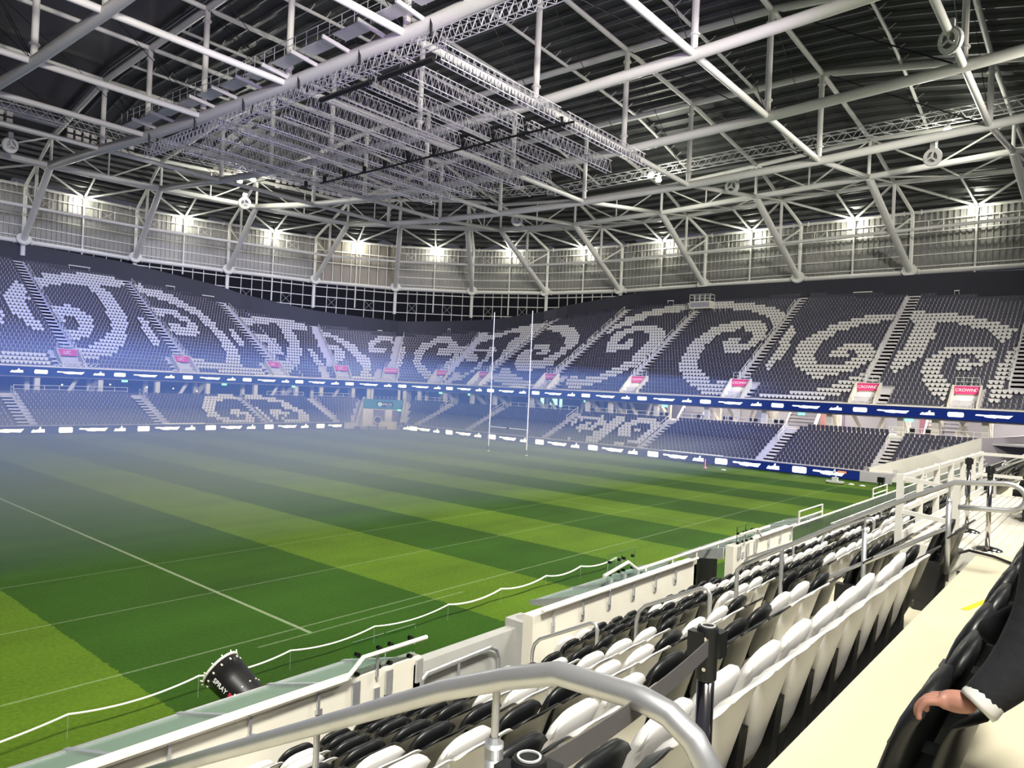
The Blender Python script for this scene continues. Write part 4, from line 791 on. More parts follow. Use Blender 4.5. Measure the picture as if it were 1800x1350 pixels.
for i in range(1, NB):
    f = fr[i]; k = i
    T = thing('roof_column', 'white tubular roof column with raking strut on the ring tube, %s from the left' % ordn(i), 'roof column', f['b'], 'roof columns around the ring')
    m2 = MB(); m2.tube(f['b'], f['i'], .46, 14); obj('raking_strut', m2, STEEL, T, smooth=False)
    m2 = MB(); m2.tube(f['b'], f['e'], .26, 10); obj('column', m2, STEEL, T)
    low = 5.2 if 4 <= i <= 9 else (2.2 if i in (3, 2) else .7)
    m2 = MB(); m2.tube((f['b'][0], f['b'][1], ZR-low), f['b'], .34, 10); obj('stub_column', m2, STEEL, T)
    m2 = MB(); ax_ = Vector(f['i'])-Vector(f['b']); m2.disc(Vector(f['b'])+ax_.normalized()*.6, ax_, 1.0, .35, 18); obj('base_collar', m2, STEEL, T)
    m2 = MB(); m2.tube(f['e'], f['q'], .24, 8); m2.tube(f['q'], f['j'], .24, 8); obj('rafter', m2, STEEL, T)
    m2 = MB(); m2.tube(f['m'], f['q'], .22, 8); obj('upright', m2, STEEL, T)
    m2 = MB(); m2.tube(f['i'], f['j'], .2, 8); obj('inner_upright', m2, STEEL, T)
    m2 = MB(); m2.tube(f['m'], lerp(f['b'], f['e'], .93), .15, 8); obj('knee_brace', m2, STEEL, T)
    m2 = MB(); m2.tube(f['q'], f['i'], .15, 8); obj('diagonal', m2, STEEL, T)
LAMPS = []
for i in range(NB-1):
    a, b = fr[i], fr[i+1]; L = lerp(a['e'], b['e'], .5); LR = lerp(a['b'], b['b'], .5)
    T = thing('ring_bay', 'white tubular ring framing above the dark wall, %s bay from the left' % ordn(i+1), 'roof framing', LR, 'ring framing bays')
    for nm, p, q, r in (('ring_tube', a['b'], b['b'], .34), ('eaves_tube', a['e'], b['e'], .24), ('tie_tube', a['m'], b['m'], .22), ('purlin_tube', a['q'], b['q'], .33), ('inner_ring_tube', a['i'], b['i'], .36), ('upper_ring_tube', a['j'], b['j'], .28)):
        m2 = MB(); m2.tube(p, q, r, 10)
        if nm in ('ring_tube', 'eaves_tube'):
            for t in (.07, .93):
                c = lerp(p, q, t); m2.disc(c, Vector(q)-Vector(p), r+.12, .16, 12)
        obj(nm, m2, STEEL, T)
    qm = lerp(a['q'], b['q'], .5)
    for p in (a['q'], b['q'], qm):
        m2 = MB(); m2.tube(L, p, .18, 8); obj('brace', m2, STEEL, T)
    m2 = MB(); low = 4.6 if 4 <= i+.5 <= 9 else 1.6
    m2.tube((LR[0], LR[1], ZR-low), L, .14, 8); obj('hanger', m2, STEEL, T)
    jm = lerp(a['j'], b['j'], .5); im = lerp(a['i'], b['i'], .5)
    for p, q in ((im, a['j']), (im, b['j']), (qm, a['i']), (qm, b['i']), (qm, im), (im, jm)):
        m2 = MB(); m2.tube(p, q, .11, 6); obj('lattice_brace', m2, STEEL, T)
    dirn = (Vector(im)-Vector(LR)); dirn.z = 0; dirn.normalize(); p = Vector(L)+dirn*.5
    if i >= 1:
        T2 = thing('floodlight', 'bright white floodlight under the eaves tube, %s from the left' % ordn(i), 'floodlight', tuple(p), 'floodlights under the eaves')
        m2 = MB(); m2.box((p.x, p.y, p.z-.28), (.5, .5, .16)); obj('housing', m2, STEEL2, T2)
        m2 = MB(); m2.lathe((p.x, p.y, p.z-.40), (0, 0, 1), [(.05, .1), (.17, .06), (.20, 0), (.14, -.08), (.03, -.11)], 12); obj('lens', m2, LAMP, T2)
        m2 = MB(); m2.tube((p.x, p.y, p.z-.2), tuple(Vector(L)), .05, 6); obj('bracket', m2, STEEL2, T2)
        point('eaves_lamp', tuple(p+dirn*.35+Vector((0, 0, -.75))), 3600, (1, 1, .84), .25)

# ------------------------------------------------------------------ cladding behind the ring
for i in range(NB-1):
    a, b = Vector((*RB[i], 0)), Vector((*RB[i+1], 0)); t = (b-a); Ln = t.length; t.normalize(); o = Vector((-t.y, t.x, 0)); 
    if (a+o-Vector((13, 53, 0))).length < (a-Vector((13, 53, 0))).length: o = -o
    a2 = a+o*.75; 
    if i == 5:
        P = struct('wall_panelled', MB().add([V3(a2+o*.25, ZR-.2), V3(a2+o*.25+t*Ln, ZR-.2), V3(a2+o*.25+t*Ln, ZE+.2), V3(a2+o*.25, ZE+.2)], [(0, 1, 2, 3)]), NAVYB)
        tag(P, 'bay of tall brown panels above the ring tube near the corner', 'wall'); cols_ = 9
        for r, (z0, z1) in enumerate(((ZR+.2, 30.6), (30.9, 33.0), (33.2, ZE))):
            for k in range(cols_):
                x0 = Ln*(k+.06)/cols_; x1 = Ln*(k+.86)/cols_; c = a2+t*((x0+x1)/2)
                m2 = MB(); m2.box(V3(c, (z0+z1)/2), (x1-x0, .12, z1-z0), (t, o, (0, 0, 1))); obj('panel', m2, BROWNP, P)
        for k in range(cols_+1):
            c = a2+t*(Ln*(k-.04)/cols_)-o*.1; m2 = MB(); m2.box(V3(c, (ZR+ZE)/2), (.16, .2, ZE-ZR), (t, o, (0, 0, 1))); obj('mullion', m2, STEEL, P)
        for z in (30.75, 33.1): m2 = MB(); m2.beam(V3(a2-o*.15, z), V3(a2-o*.15+t*Ln, z), .2, .22); obj('girt', m2, STEEL, P)
    else:
        m2 = MB(); n = int(Ln/.72); pts = []
        for k in range(n):
            x = Ln*k/n; w_ = Ln/n
            for dx, dy in ((0, 0), (.62*w_, 0), (.70*w_, -.13), (.90*w_, -.13), (.98*w_, 0)): pts.append(a2+t*(x+dx)+o*(.25+dy))
        pts.append(a2+t*Ln+o*.25); bb = len(m2.v)
        for p in pts: m2.v += [V3(p, ZR-.3), V3(p, ZE+.4)]
        for k in range(len(pts)-1): m2.f.append((2*k, 2*k+2, 2*k+3, 2*k+1)); m2.m.append(0)
        P = struct('wall_cladding', m2, CLAD); tag(P, 'ribbed metal cladding behind the ring framing, %s bay from the left' % ordn(i+1), 'wall')
        for q in range(5):
            z = ZR+.9+q*1.62; m2 = MB(); m2.beam(V3(a2-o*.12, z), V3(a2-o*.12+t*Ln, z), .16, .13); obj('girt', m2, STEEL, P)
        for fx in (.12, .24, .66, .80):
            m2 = MB(); c = a2+t*(Ln*fx)-o*.12; m2.tube(V3(c, ZR+.9+3*1.62), V3(c, ZR+.9+4*1.62), .06, 6); obj('drop_rod', m2, STEEL, P)
        m2 = MB()
        for f0, f1 in ((.12, .24), (.66, .80)):
            for s0, s1 in ((3, 4), (4, 3)): m2.tube(V3(a2-o*.12+t*(Ln*f0), ZR+.9+s0*1.62), V3(a2-o*.12+t*(Ln*f1), ZR+.9+s1*1.62), .03, 4)
        obj('cross_rod', m2, STEEL, P)
    # dark glazing below the ring tube
    if 1 <= i <= 10:
        z0 = 17.0 if 4 <= i <= 9 else 21.5
        m2 = MB(); m2.add([V3(a2, z0), V3(a2+t*Ln, z0), V3(a2+t*Ln, ZR-.3), V3(a2, ZR-.3)], [(0, 1, 2, 3)])
        W = struct('window_%d' % i, m2, GLASSD); tag(W, 'dark glazing below the ring tube, %s bay from the left' % ordn(i), 'window')
        for fx in (.16, .28, .40, .62, .74, .88):
            m2 = MB(); c = a2+t*(Ln*fx)-o*.12; m2.box(V3(c, (z0+ZR)/2), (.10, .12, ZR-z0), (t, o, (0, 0, 1))); obj('mullion', m2, STEEL, W)
        for z in (ZR-.9, ZR-2.8, ZR-4.8, ZR-6.9):
            if z < z0: continue
            m2 = MB(); m2.beam(V3(a2-o*.14, z), V3(a2-o*.14+t*Ln, z), .12, .15); obj('transom', m2, STEEL, W)
        m2 = MB()
        for f0, f1 in ((.16, .28), (.62, .74)):
            for s0, s1 in ((-2.8, -4.8), (-4.8, -2.8)): m2.tube(V3(a2-o*.14+t*(Ln*f0), ZR+s0), V3(a2-o*.14+t*(Ln*f1), ZR+s1), .025, 4)
        obj('cross_rod', m2, STEEL2, W)

# ------------------------------------------------------------------ roof: deck, purlins, translucent film
def deck_mesh(x0, x1, y0, y1, st, dz):
    xs = np.arange(x0, x1+.01, st); ys = np.arange(y0, y1+.01, st); m2 = MB(); idx = {}
    for a, x in enumerate(xs):
        for b, y in enumerate(ys):
            idx[a, b] = len(m2.v); m2.v.append((float(x), float(y), zdeck(x, y)+dz))
    for a in range(len(xs)-1):
        for b in range(len(ys)-1):
            if inset((xs[a]+xs[a+1])/2, (ys[b]+ys[b+1])/2) < -1.2: continue
            m2.f.append((idx[a, b], idx[a, b+1], idx[a+1, b+1], idx[a+1, b])); m2.m.append(0)
    return m2
XF = 34.7
ROOF = struct('ceiling', deck_mesh(XF, 119.7, -15, 132, 2.5, .35), DECK); tag(ROOF, 'dark ribbed metal roof deck over the stadium', 'roof')
YF = 112.0
FILMO = struct('ceiling_film', deck_mesh(-30.3, XF, -15, YF, 2.5, .5), FILM, smooth=True); tag(FILMO, 'dark glossy translucent roof film over the middle of the pitch', 'roof')
R2 = struct('ceiling_edge', deck_mesh(-30.3, XF, YF, 132, 2.5, .35), DECK); tag(R2, 'dark ribbed metal roof edge beside the film', 'roof')
for x in np.arange(36, 117, 1.9):
    pts = [(float(x), float(y), zdeck(x, y)+.12) for y in np.arange(-14, 130, 4) if inset(x, y) > 15.5]
    if len(pts) < 2: continue
    m2 = MB()
    for p, q in zip(pts[:-1], pts[1:]): m2.beam(p, q, .16, .42)
    obj('purlin', m2, PURL, ROOF)
for off in np.arange(1.2, 16, 1.65):
    m2 = MB(); pts = []
    for i in range(NB):
        B = Vector((*RB[i], 0)); I = Vector((*RI[i], 0)); d = (I-B); L_ = d.length; d.normalize(); p = B+d*(off*L_/16.5); pts.append((p.x, p.y, zdeck(p.x, p.y)+.12))
    for p, q in zip(pts[:-1], pts[1:]): m2.beam(p, q, .16, .42)
    obj('purlin', m2, PURL, ROOF)

# primary trusses across the pitch and secondary trusses along it
PX = [5, 20, 34.7, 50, 65, 80]
PYY = [10.0, 25.4, 40.6, 55.8, 70.8, 83.5, 96.0]
zbot = lambda y: 33.0+.00075*(y-52)**2
ztop = lambda x, y: zdeck(x, y)-.55
ends = {5: RI[0], 20: RI[1], 34.7: RI[2], 50: RI[3], 65: RI[4], 80: RI[5]}
for i, x in enumerate(PX):
    E_ = ends[x]; ys = [-9.0]+PYY[:-1]+([PYY[-1]] if E_[1] > 104 else [])
    T = thing('roof_truss', 'white tubular roof truss spanning across the pitch, %s from the left' % ordn(i+1), 'roof truss', (x, 52, 33), 'roof trusses across the pitch')
    m2 = MB(); m2.sweep([(x, y, zbot(y)) for y in ys]+[(E_[0], E_[1], ZI)], .55 if x == 34.7 else .45, 14); obj('bottom_chord', m2, STEEL, T, smooth=True)
    m2 = MB(); m2.sweep([(x, y, ztop(x, y)) for y in ys]+[(E_[0], E_[1], ztop(*E_))], .36, 10); obj('top_chord', m2, STEEL, T, smooth=True)
    for y in ys[1:]:
        m2 = MB(); m2.tube((x, y, zbot(y)), (x, y, ztop(x, y)), .28, 10)
        for z in (zbot(y)+1.5, ztop(x, y)-1.2): m2.disc((x, y, z), (0, 0, 1), .42, .14, 12)
        obj('post', m2, STEEL, T)
    m2 = MB()
    for y0, y1 in zip(ys[:-1], ys[1:]):
        for dx in (-.12, .12): m2.tube((x+dx, y0, zbot(y0)), (x+dx, y1, ztop(x, y1)), .035, 5)
    obj('tie_rod', m2, BLACKM, T)
    for y in np.arange(16, 100, 15.2):
        pass
endx = {10.0: RI[13], 25.4: RI[12], 40.6: RI[11], 55.8: RI[10], 70.8: RI[9], 83.5: RI[8], 96.0: RI[6]}
for i, y in enumerate(PYY):
    E_ = endx[y]; xs = [-12.0]+[x for x in PX if x < E_[0]-3]
    T = thing('cross_truss', 'white tubular cross truss running along the pitch under the roof, %s from the right' % ordn(i+1), 'roof truss', (40, y, 33), 'cross trusses along the pitch')
    zb = zbot(y)+.05
    m2 = MB()
    m2.sweep([(x, y, zb) for x in xs]+[(E_[0], E_[1], ZI)], .29, 12); obj('bottom_chord', m2, STEEL, T, smooth=True)
    m2 = MB(); m2.sweep([(x, y, ztop(x, y)) for x in xs]+[(E_[0], E_[1], ztop(*E_))], .25, 10); obj('top_chord', m2, STEEL, T, smooth=True)
    m2 = MB()
    for x0, x1 in zip(xs[:-1], xs[1:]): m2.tube((x0, y, ztop(x0, y)), (x1, y, zb), .035, 5)
    obj('tie_rod', m2, BLACKM, T)
# intermediate rafters with cleats
for i, y in enumerate([2.4, 17.7, 33.0, 48.2, 63.3, 77.2, 89.7]):
    xs = np.arange(XF, 96, 5.0); xs = [x for x in xs if inset(x, y) > 16]
    T = thing('rafter', 'slender white rafter with short cleats under the roof deck, %s from the right' % ordn(i+1), 'rafter', (60, y, 42), 'rafters with cleats')
    m2 = MB(); m2.sweep([(float(x), y, ztop(x, y)+.1) for x in xs], .17, 8); obj('tube', m2, STEEL, T)
    m2 = MB()
    for x in np.arange(xs[0]+1, xs[-1], 1.9):
        z = ztop(x, y)+.1
        for sg in (-1, 1): m2.tube((x, y, z), (x+.1, y+sg*.75, z+.55), .04, 4)
    obj('cleats', m2, STEEL, T)

# ------------------------------------------------------------------ lighting trusses hung under the middle of the roof
def lattice(T, a, b, w_, h, pitch, r1=.045, r2=.022, material=None):
    a, b = Vector(a), Vector(b); x = (b-a); L = x.length; x.normalize(); y = Vector((0, 0, 1)).cross(x).normalized(); z = Vector((0, 0, 1))
    mt = material or ALU
    for sy in (-1, 1):
        for sz in (0, 1):
            m2 = MB(); o = y*(sy*w_/2)+z*(sz*h); m2.tube(a+o, b+o, r1, 6); obj('chord', m2, mt, T)
    n = max(2, int(L/pitch)); m2 = MB()
    for k in range(n):
        p = a+x*(L*k/n); q = a+x*(L*(k+1)/n); md = a+x*(L*(k+.5)/n)
        for sy in (-1, 1):
            o = y*(sy*w_/2); m2.tube(p+o, md+o+z*h, r2, 4); m2.tube(md+o+z*h, q+o, r2, 4)
        m2.tube(p-y*(w_/2), md+y*(w_/2), r2, 4); m2.tube(p+z*h-y*(w_/2), md+z*h+y*(w_/2), r2, 4)
    o = obj('lacing', m2, mt, T); return T
LY = [38.5, 42.6, 46.6, 50.6, 54.7, 58.6, 62.4, 65.9, 69.6, 73.4, 77.2]
for i, y in enumerate(LY):
    x1 = 65.5 if i < 9 else 58
    T = thing('lighting_truss', 'silver lattice lighting truss hung under the roof, %s of eleven from the right' % ordn(i+1), 'lighting truss', (36, y, 31.2), 'hung lattice lighting trusses')
    lattice(T, (36.0, y, 31.2), (50.6, y, 31.2), .62, 1.25, .75); lattice(T, (51.6, y, 31.2), (x1, y, 31.2), .62, 1.25, .75)
    m2 = MB()                                     # folded drape packed along the truss
    for k in range(int((x1-36.6)/.42)):
        x = 36.6+k*.42
        if 50.2 < x < 52: continue
        m2.add([(x, y-.16, 31.3), (x+.2, y+.16, 31.3), (x+.2, y+.14, 31.95), (x, y-.14, 31.95)], [(0, 1, 2, 3)])
    obj('packed_drape', m2, mat('drape_%d' % i, (.42, .39, .44), .7), T)
T = thing('spreader_truss', 'long silver lattice truss hung below the thick roof chord', 'lighting truss', (35.2, 55, 31.3)); lattice(T, (35.0, 25, 31.6), (35.0, 84, 31.6), .6, 1.0, .8)
m2 = MB(); m2.tube((35.5, 38.4, 31.1), (35.5, 44.5, 31.1), .22, 10); m2.tube((35.5, 45.5, 31.1), (35.5, 52, 31.1), .22, 10); obj('dark_roll', m2, BLACKM, T)
T = thing('cross_bar', 'dark bar crossing beneath the hung lighting trusses at midspan', 'bar', (51.1, 48, 31.1))
m2 = MB(); m2.tube((51.0, 37, 31.1), (51.0, 74, 31.1), .11, 8); obj('bar', m2, BLACKM, T)
for y in LY: m2 = MB(); m2.box((51.1, y, 31.5), (.3, .3, .7)); obj('clamp_block', m2, BLACKM, T)
for i, y in enumerate((37.5, 45.4, 53.5, 62.3, 71.5, 81.8)):
    T = thing('black_sling', 'black hanging sling over the thick roof chord, %s from the right' % ordn(i+1), 'sling', (34.9, y, 31.5), 'black slings over the roof chord')
    m2 = MB(); z = zbot(y); m2.sweep([(34.3, y, 32.0), (34.25, y, z), (34.5, y, z+.42), (34.9, y, z+.42), (35.15, y, z), (35.1, y, 32.0)], .11, 6); obj('strap', m2, BLACKM, T)
    m2 = MB(); m2.box((34.7, y, z+.55), (.5, .35, .22)); obj('buckle', m2, BLACKM, T)
# catwalk along the thick chord
T = thing('catwalk', 'railed catwalk running beside the thick roof chord', 'catwalk', (33, 58, 34))
for k in range(13):
    y = 30+k*4.2; z = zbot(y)+.75; m2 = MB(); m2.box((33.0, y+2, z), (1.3, 3.4, .1)); obj('deck_panel', m2, STEEL2, T)
    m2 = MB(); m2.beam((34.5, y, zbot(y)+.3), (31.8, y, z-.2), .16, .3); obj('bracket', m2, STEEL, T)
for xx in (32.2, 33.7):
    for h in (.55, 1.1):
        m2 = MB(); m2.sweep([(xx, y, zbot(y)+.75+h) for y in np.arange(30, 86, 4.0)], .03, 5); obj('rail', m2, STEEL2, T)
    for y in np.arange(30, 85, 1.5):
        m2 = MB(); m2.tube((xx, y, zbot(y)+.75), (xx, y, zbot(y)+1.85), .025, 4); obj('post', m2, STEEL2, T)
# ring catwalk lattice inside the perimeter, with floodlight banks
cat_pts = []
for i in range(NB):
    B = Vector((*RB[i], 0)); I = Vector((*RI[i], 0)); d = (I-B).normalized(); p = B+d*27.5; cat_pts.append((p.x, p.y, 38.0))
cat_pts[6] = (80, 88, 38.0); cat_pts[5] = (70, 95, 38); cat_pts[7] = (86, 78, 38); cat_pts[8] = (88.5, 68, 38)
for i in range(NB-1):
    T = thing('ring_catwalk', 'grey lattice ring catwalk hung inside the roof edge, %s length from the left' % ordn(i+1), 'catwalk', lerp(cat_pts[i], cat_pts[i+1], .5), 'ring catwalk lengths')
    lattice(T, cat_pts[i], cat_pts[i+1], 1.2, 1.15, 1.6, .06, .035, STEEL2)
bank = 0
for i, t0 in ((1, .5), (2, .1), (2, .45), (3, .5), (4, .2), (4, .8), (5, .5)):
    bank += 1; c = Vector(lerp(cat_pts[i], cat_pts[i+1], t0)); tv = (Vector(cat_pts[i+1])-Vector(cat_pts[i])).normalized()
    T = thing('floodlight_bank', 'bank of small square unlit floodlights on the ring catwalk, %s from the left' % ordn(bank), 'floodlights', tuple(c), 'floodlight banks')
    for a in range(4):
        for b_ in range(2):
            m2 = MB(); p = c+tv*(a*.95-1.4); m2.box((p.x, p.y, p.z-.35-b_*.8), (.62, .25, .5), (tv, Vector((-tv.y, tv.x, 0)), Vector((0, 0, 1)))); obj('lamp_head', m2, TRIMW, T)
for i, (x, y, z) in enumerate(((57.2, 104.0, 37.2), (57.6, 100.9, 37.1), (85.6, 48.9, 37.0), (88.3, 49.3, 37.0), (87.6, 14.7, 37.0))):
    T = thing('roof_floodlight', 'glaring white floodlight on the ring catwalk, %s from the left' % ordn(i+1), 'floodlight', (x, y, z), 'glaring catwalk floodlights')
    m2 = MB(); m2.lathe((x, y, z), (0, 0, 1), [(.05, .25), (.34, .2), (.42, .05), (.3, -.12), (.03, -.18)], 14); obj('lens', m2, LAMP, T)
    m2 = MB(); m2.box((x, y, z+.35), (.6, .6, .3)); obj('housing', m2, STEEL2, T)
    m2 = MB(); m2.tube((x, y, z+.4), (x, y, z+1.3), .06, 6); obj('hanger', m2, STEEL2, T)
    point('catwalk_lamp', (x-.2, y-.2, z-.6), 5200, (1, 1, .86), .35)
# round white drum fittings on the inner ring
for i, (x, y, z, nx, ny) in enumerate(((27.2, 103.5, 34.2, .3, -1), (57.6, 103.0, 33.9, -.4, -1), (87.8, 74.0, 34.2, -.8, -.8), (86.8, 38.0, 34.2, -1, .1), (86.6, 15.8, 34.1, -1, .2), (58.6, 9.9, 33.8, -.8, .5))):
    n_ = Vector((nx, ny, -.15)).normalized()
    T = thing('drum_fitting', 'round white drum fitting clamped under the roof ring, %s from the left' % ordn(i+1), 'drum', (x, y, z), 'round drum fittings')
    c = Vector((x, y, z)); m2 = MB(); m2.lathe(c, n_, [(.05, -.35), (.85, -.3), (.95, -.05), (.95, .1), (.85, .14)], 18); obj('drum', m2, STEEL2, T)
    m2 = MB(); m2.lathe(c+n_*.16, n_, [(.86, 0), (.86, .07), (.55, .07), (.55, .0)], 18); obj('rim', m2, STEEL, T)
    m2 = MB(); 
    for k in range(3):
        a = 2*PI*k/3; u = n_.orthogonal().normalized(); v = n_.cross(u); d = u*math.cos(a)+v*math.sin(a); m2.beam(c+n_*.2, c+n_*.2+d*.8, .16, .06, n_)
    obj('spoke', m2, STEEL, T)
    m2 = MB(); m2.box((x, y, z+1.15), (.5, .5, .7)); obj('clamp', m2, STEEL2, T)

# ------------------------------------------------------------------ things on the pitch
T = thing('goal_posts', 'tall white goal posts with crossbar on the far goal line', 'goal posts', (63.45, 53.4, 0))
for sg in (-1, 1):
    y = 53.4+sg*2.85; m2 = MB(); m2.tube((63.45, y, .3), (63.45, y, 16.4), .075, 10, r2=.05); obj('upright', m2, WHITEP, T)
    m2 = MB(); m2.tube((63.45, y, 0), (63.45, y, .75), .13, 10); obj('base_socket', m2, mat('socket_green_%d' % (sg+1), (.02, .04, .035), .6), T)
    m2 = MB(); m2.tube((63.45, y, .12), (63.45, y, .22), .16, 10); obj('base_collar', m2, WHITEP, T)
m2 = MB(); m2.tube((63.45, 50.55, 3.0), (63.45, 53.25, 3.0), .06, 8); obj('crossbar', m2, WHITEP, T)
m2 = MB(); m2.tube((63.45, 53.55, 3.0), (63.45, 56.25, 3.0), .06, 8); obj('crossbar', m2, WHITEP, T)
m2 = MB(); m2.box((63.45, 53.4, 3.0), (.14, .34, .14)); obj('crossbar_joint', m2, BLACKM, T)
# white rope along low posts, sagging between them
rp = [(2.2, 16.4), (5.9, 16.7), (8.75, 16.75), (11.25, 16.7), (14.1, 16.7), (17.25, 16.75), (20.0, 16.8), (22.7, 16.82), (25.05, 16.8), (27.6, 16.65)]
T = thing('rope_barrier', 'white rope sagging between low stakes along the near touchline', 'rope', (14, 16.7, 0))
rpts = [(-1.5, 16.2), *rp]
for i, ((x0, y0), (x1, y1)) in enumerate(zip(rpts[:-1], rpts[1:])):
    m2 = MB(); pts = []
    for k in range(17):
        t = k/16; pts.append((x0+(x1-x0)*t, y0+(y1-y0)*t, t*0+.52-.55*t*(1-t)))
    m2.sweep(pts, .022 if i < 6 else .03, 6); obj('rope_span', m2, ROPE, T)
for x, y in rpts: m2 = MB(); m2.tube((x, y, 0), (x, y, .54), .006, 6); obj('stake', m2, GALV, T)
# big black mist cannon in the foreground
c0, c1 = Vector((8.62, 14.25, .78)), Vector((8.36, 15.05, 1.29)); a_ = (c1-c0).normalized()
T = thing('mist_cannon', 'large black spray cannon drum standing behind the near glass canopy', 'cannon', (8.6, 14.2, 0))
m2 = MB(); m2.lathe(c1, a_, [(.05, -1.5), (.33, -1.5), (.36, -1.2), (.40, -.5), (.425, 0), (.405, 0), (.38, -.5), (.30, -1.3)], 32); obj('drum', m2, BLACKM, T, smooth=True)
m2 = MB(); m2.lathe(c1, a_, [(.425, -.03), (.45, -.02), (.45, .02), (.40, .02), (.40, -.02)], 32); obj('rim', m2, TRIMW, T)
m2 = MB(); u = a_.orthogonal().normalized(); v = a_.cross(u)
for k in range(12):
    t = 2*PI*k/12; d = u*math.cos(t)+v*math.sin(t); m2.tube(c1+d*.44-a_*.02, c1+d*.48+a_*.05, .014, 5)
obj('nozzle', m2, TRIMW, T)
m2 = MB()
for k in range(12):
    t = 2*PI*(k+.5)/12; d = u*math.cos(t)+v*math.sin(t); p = c1-a_*.12+d*.42; m2.box(p, (.03, .03, .05), (d, a_.cross(d), a_))
    p = c1-a_*.8+d*.385; m2.box(p, (.03, .03, .03), (d, a_.cross(d), a_))
obj('bolt', m2, TRIMW, T)
m2 = MB(); m2.box((8.75, 13.9, .3), (.9, .9, .5)); m2.tube((8.35, 13.6, .18), (9.15, 13.6, .18), .18, 12); obj('carriage', m2, BLACKM, T)
cdir = (Vector((0, 0, CAM_H))-c0).normalized(); rd = (cdir-a_*cdir.dot(a_)).normalized(); sd = a_.cross(rd).normalized()
ang = math.radians(36); nd = (rd*math.cos(ang)-sd*math.sin(ang)).normalized()
if (nd.x-rd.x) > 0: nd = (rd*math.cos(ang)+sd*math.sin(ang)).normalized()
xd = -a_; zd = nd.cross(xd)
text('lettering', 'SPRAY', .15, c1-a_*.42+nd*.415, xd, zd, WHITEPAINT, T)
text('lettering', 'ST', .15, c1-a_*.92+nd*.395, xd, zd, WHITEPAINT, T)
m2 = MB(); p = c1-a_*.73+nd*.40; m2.ext([p-xd*.035-zd*.06, p+xd*.05-zd*.06, p+xd*.035+zd*.06, p-xd*.05+zd*.06], nd*.006); obj('red_mark', m2, REDP, T)
def small_cannon(loc, direction, label, s=1.0):
    L0 = Vector(loc); d = Vector(direction).normalized(); T = thing('mist_cannon', label, 'cannon', loc)
    c = L0+Vector((0, 0, .95*s))
    m2 = MB(); m2.lathe(c, d, [(.03, -.45*s), (.26*s, -.42*s), (.34*s, 0), (.36*s, .4*s), (.31*s, .42*s), (.24*s, .1*s), (.02, 0)], 20); obj('drum', m2, BLACKM, T)
    m2 = MB(); m2.lathe(c+d*(.41*s), d, [(.35*s, 0), (.39*s, .02), (.37*s, .06), (.31*s, .03)], 20); obj('rim', m2, STEEL2, T)
    m2 = MB(); m2.tube(L0+Vector((0, 0, .25*s)), c, .07*s, 8); obj('pillar', m2, BLACKM, T)
    m2 = MB(); lt_ = Vector((-d.y, d.x, 0)).normalized(); m2.beam(L0-lt_*(.85*s)+Vector((0, 0, .28*s)), L0+lt_*(.85*s)+Vector((0, 0, .28*s)), .1*s, .1*s); m2.beam(L0+Vector((0, 0, .28*s)), L0-d*(.9*s)+Vector((0, 0, .2*s)), .1*s, .1*s); obj('chassis', m2, BLACKM, T)
    for sg in (-1, 1): m2 = MB(); p = L0+lt_*(sg*.85*s)+Vector((0, 0, .22*s)); m2.disc(p, lt_, .22*s, .14*s, 14); obj('wheel', m2, RUBBER, T)
small_cannon((73.2, 88.2, 0), (-.6, -.7, .25), 'small black spray cannon on wheels at the corner tunnel mouth', 1.55)
T = thing('pitch_case', 'small dark case standing on the turf left of the far cannon', 'case', (71.2, 90.6, 0))
m2 = MB(); m2.box((71.2, 90.6, .25), (.6, .6, .5)); obj('body', m2, BLACKM, T); m2 = MB(); m2.box((71.0, 90.4, .53), (.5, .5, .06)); obj('lid', m2, STEEL2, T)
T = thing('speaker_box', 'small black speaker box at the right side of the tunnel mouth', 'speaker', (77.0, 86.6, 0))
m2 = MB(); m2.box((77.0, 86.6, .65), (.5, .5, 1.3)); obj('body', m2, BLACKM, T); m2 = MB(); m2.disc((76.74, 86.6, .8), (1, 0, 0), .16, .04, 12); obj('white_dot', m2, WHITEP, T)
T = thing('line_marker', 'white line-marking trolley parked on the turf near the goal-end board', 'trolley', (72.4, 20.2, 0))
m2 = MB(); m2.box((72.4, 20.2, .2), (.5, 1.5, .16)); obj('base', m2, WHITEP, T)
m2 = MB(); m2.box((72.4, 20.2, .45), (.35, .5, .35)); obj('tank', m2, WHITEP, T)
m2 = MB(); m2.tube((72.4, 20.1, .5), (72.6, 20.3, 1.2), .05, 8); m2.disc((72.6, 20.35, 1.15), (0, 1, .3), .22, .08, 12); obj('handle', m2, STEEL2, T)
for sg in (-1, 1): m2 = MB(); m2.disc((72.4, 20.2+sg*.7, .1), (1, 0, 0), .1, .1, 10); obj('wheel', m2, RUBBER, T)
T = thing('camera_stand', 'small dark camera stand on the turf by the corner parapet', 'stand', (73.2, 16.4, 0))
m2 = MB(); m2.box((73.2, 16.4, .75), (.5, .55, .5)); obj('head', m2, BLACKM, T)
for a in (-.2, .2):
    for b in (-.2, .2): m2 = MB(); m2.tube((73.2+a, 16.4+b, 0), (73.2+a*.6, 16.4+b*.6, .55), .03, 6); obj('leg', m2, BLACKM, T)
m2 = MB(); m2.lathe((73.0, 33.6, 0), (0, 0, 1), [(.22, 0), (.20, .12), (.09, .14), (.07, .95), (.02, 1.0)], 10); tag(obj('corner_marker', m2, PINK), 'small pink marker post on the dead-ball line', 'marker')
